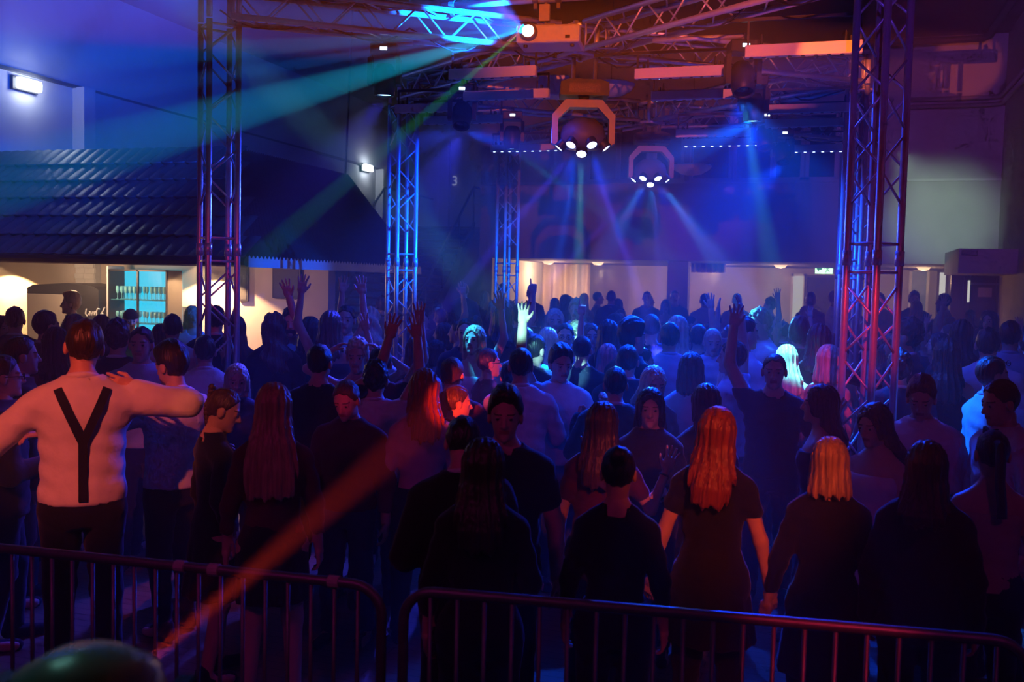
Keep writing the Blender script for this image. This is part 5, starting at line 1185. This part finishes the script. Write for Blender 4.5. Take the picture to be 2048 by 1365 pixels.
Pn(1040, 608, 175, 5, 'm', 'short', 'dark', 'shirt', 'navy', 'trousers', 'black', 'd', 'd', 'tall dark man in front of the farthest left tower')
Pn(1005, 612, 185, -5, 'f', 'mid', 'black', 'top', 'black', 'trousers', 'black', 'd', 'up', 'girl in black reaching up at the foot of the farthest left tower')
# ---- by the bar
Pn(30, 614, 205, 12, 'm', 'short', 'dark', 'jacket', 'black', 'trousers', 'black', 'd', 'd', 'man in dark suit with white collar before the fridge')
Pn(4, 632, 205, 150, 'f', 'mid', 'brown', 'top', 'brown', 'trousers', 'black', 'd', 'd', 'girl with warm lit face at the left edge by the bar')
Pn(92, 622, 232, 60, 'm', 'short', 'dark', 'jacket', 'navy', 'trousers', 'black', 'd', 'bu', 'man in pale collar lifting a hand left of the man with braces')
Pn(142, 587, 152, -80, 'm', 'quiff', 'blonde', 'shirt', 'black', 'trousers', 'black', 'd', 'd', 'blond bar man in black in profile before the fridge', hmax=2.02)
Pn(261, 619, 160, 175, 'm', 'cap', 'dark', 'tshirt', 'black', 'trousers', 'black', 'd', 'd', 'bar man in a black cap before the cyan cabinet', (0, -12, 0))
Pn(236, 645, 258, 20, 'm', 'curly', 'black', 'jacket', 'black', 'trousers', 'black', 'd', 'd', 'dark curly haired man in front of the bar man with cap')
Pn(283, 655, 268, 195, 'm', 'short', 'dark', 'shirt', 'paleblue', 'trousers', 'black', 'd', 'd', 'young man facing us in pale shirt right of the man with braces')
Pn(345, 629, 212, 4, 'm', 'short', 'dark', 'shirt', 'white', 'trousers', 'black', 'd', 'd', 'man in white shirt at the bar right of the cyan cabinet')
Pn(322, 648, 205, 0, 'f', 'long', 'brown', 'top', 'brown', 'trousers', 'black', 'd', 'd', 'brown long haired girl left of the white shirt at the bar')
Pn(150, 629, 212, 10, 'f', 'bob', 'blonde', 'top', 'grey', 'trousers', 'black', 'd', 'd', 'blonde bobbed girl behind the head of the man with braces')
Pn(203, 630, 205, 0, 'f', 'mid', 'brown', 'top', 'black', 'trousers', 'black', 'd', 'd', 'brown haired girl right of the head of the man with braces')
Pn(112, 655, 262, 15, 'f', 'mid', 'black', 'top', 'black', 'trousers', 'black', 'd', 'd', 'dark haired girl left of the shoulder of the man with braces')
Pn(42, 674, 305, 80, 'm', 'short', 'black', 'jacket', 'black', 'trousers', 'black', 'd', 'd', 'dark man in profile behind the man in glasses at left')
Pn(432, 612, 205, 5, 'm', 'short', 'black', 'jacket', 'black', 'trousers', 'black', 'd', 'd', 'black haired man behind the left front tower')
Pn(470, 630, 210, -5, 'f', 'long', 'brown', 'jacket', 'navy', 'trousers', 'black', 'd', 'd', 'long brown haired girl right of the left front tower')
Pn(385, 612, 165, 170, 'f', 'mid', 'light', 'top', 'white', 'trousers', 'black', 'd', 'd', 'cyan haired looking bar girl left of the left front tower')
Pn(410, 672, 255, 0, 'm', 'short', 'dark', 'shirt', 'white', 'trousers', 'black', 'd', 'd', 'man in white shirt half hidden by the left front tower')
print('people', len(PEOPLE))

# ---- the rest of the crowd fills the floor between them
KINDS = [('m', 'short', 'dark', 'shirt', 'white', 'man', 'white shirt'), ('m', 'quiff', 'black', 'shirt', 'navy', 'man', 'navy shirt'), ('f', 'long', 'brown', 'top', 'black', 'girl', 'black top'), ('f', 'mid', 'blonde', 'top', 'navy', 'girl', 'navy top'),
         ('m', 'curly', 'brown', 'tshirt', 'black', 'man', 'black tee'), ('m', 'buzz', 'dark', 'tshirt', 'grey', 'man', 'grey tee'), ('f', 'bob', 'dark', 'tank', 'wine', 'girl', 'wine top'), ('f', 'long', 'light', 'tank', 'beige', 'girl', 'beige top'),
         ('m', 'short', 'brown', 'jacket', 'black', 'man', 'black suit'), ('f', 'mid', 'red', 'top', 'white', 'girl', 'white top'), ('m', 'short', 'black', 'jacket', 'navy', 'man', 'navy suit'), ('f', 'bob', 'black', 'top', 'grey', 'girl', 'grey top')]
HN = {'short': 'short', 'quiff': 'swept', 'long': 'long', 'mid': 'loose', 'curly': 'curly', 'buzz': 'cropped', 'bob': 'bobbed'}
POSES = [('d', 'd'), ('d', 'd'), ('d', 'b'), ('d', 'd'), ('b', 'd'), ('d', 'u')]
FACES = [0, 6, -8, 180, 172, -75, 80, 15]
def zone(x, y):
    v = (CAMROT.transposed() @ (Vector((x, y, 1.7)) - CAMLOC)); px = 1024 + FPX * v.x / -v.z
    if y > YF: z = 'in the foyer' if y > YB else 'at the back'
    elif y > 13: z = 'far back'
    elif y > 10: z = 'mid floor'
    else: z = 'nearer'
    h = 'left of far tower' if px < 985 else 'before curtain' if px < 1190 else 'under far head' if px < 1340 else 'near hood' if px < 1460 else 'before lit doorway' if px < 1630 else 'behind red tower' if px < 1800 else 'by right doors'
    return px, h + ' ' + z
cand = []
r2 = random.Random(11)
for gy in np.arange(9.0, 24.6, 0.62 ):
    for gx in np.arange(-8.2, 2.7, 0.56):
        x = gx + r2.uniform(-0.17, 0.17); y = gy + r2.uniform(-0.2, 0.2)
        if YB - 0.5 < y < YB + 1.0: continue
        if y > 17 and x < -6.9: continue
        cand.append((x, y))
r2.shuffle(cand)
fill = []
for (x, y) in cand:
    if any(abs(x - a) < 0.5 and abs(y - b) < 0.5 for a, b in TW.values()): continue
    if any((x - a) ** 2 + (y - b) ** 2 < 0.5 ** 2 for a, b in PEOPLE): continue
    if abs(y - YF) < 0.3: continue
    px, zn = zone(x, y)
    if px < 800 or px > 2070: continue
    if y < 11 and (px < 860 or px > 1960): continue
    if 985 < px and y > 23.8: continue
    if any((x - a) ** 2 + (y - b) ** 2 < 0.52 ** 2 for a, b, _, _ in fill): continue
    fill.append((x, y, px, zn))
fill.sort(key=lambda q: q[1]); fill = fill[:118]
from collections import defaultdict
labs = defaultdict(list); spec = []
for i, (x, y, px, zn) in enumerate(fill):
    k = KINDS[r2.randrange(len(KINDS))]; po = POSES[r2.randrange(len(POSES) - (1 if y > 17 else 0))]; fc = FACES[r2.randrange(len(FACES))]
    hgt = r2.uniform(1.66, 1.88) if k[0] == 'm' else r2.uniform(1.58, 1.74)
    fw = 'facing us' if abs(fc) > 120 else 'in profile' if abs(fc) > 50 else 'back turned'
    lab = '%s in %s, %s %s hair, %s%s, %s' % (k[5], k[6], HN[k[1]], k[2], fw if po[1] != 'u' else fw.split()[-1] if fw == 'in profile' else fw, ', arm up' if po[1] == 'u' else '', zn)
    spec.append((x, y, px, k, po, fc, hgt, lab)); labs[lab].append(i)
ORD = ['left', 'middle', 'right', 'farthest']
for lab, ids in labs.items():
    if len(ids) > 1:
        for j, i in enumerate(sorted(ids, key=lambda q: spec[q][2])): spec[i] = spec[i][:7] + (ORD[j if len(ids) > 2 else 2 * j] + ' ' + lab,)
for (x, y, px, k, po, fc, hgt, lab) in spec:
    if len(lab.split()) > 16: lab = lab.replace(' hair,', ',', 1)
    person(px, 600, 100, fc, k[0], k[1], k[2], k[3], k[4], 'trousers', 'black', po[0], po[1], lab, (0, 0, 0), False, (), 'party guests', world=(x, y, hgt), step=0.25)
print('people', len(PEOPLE))
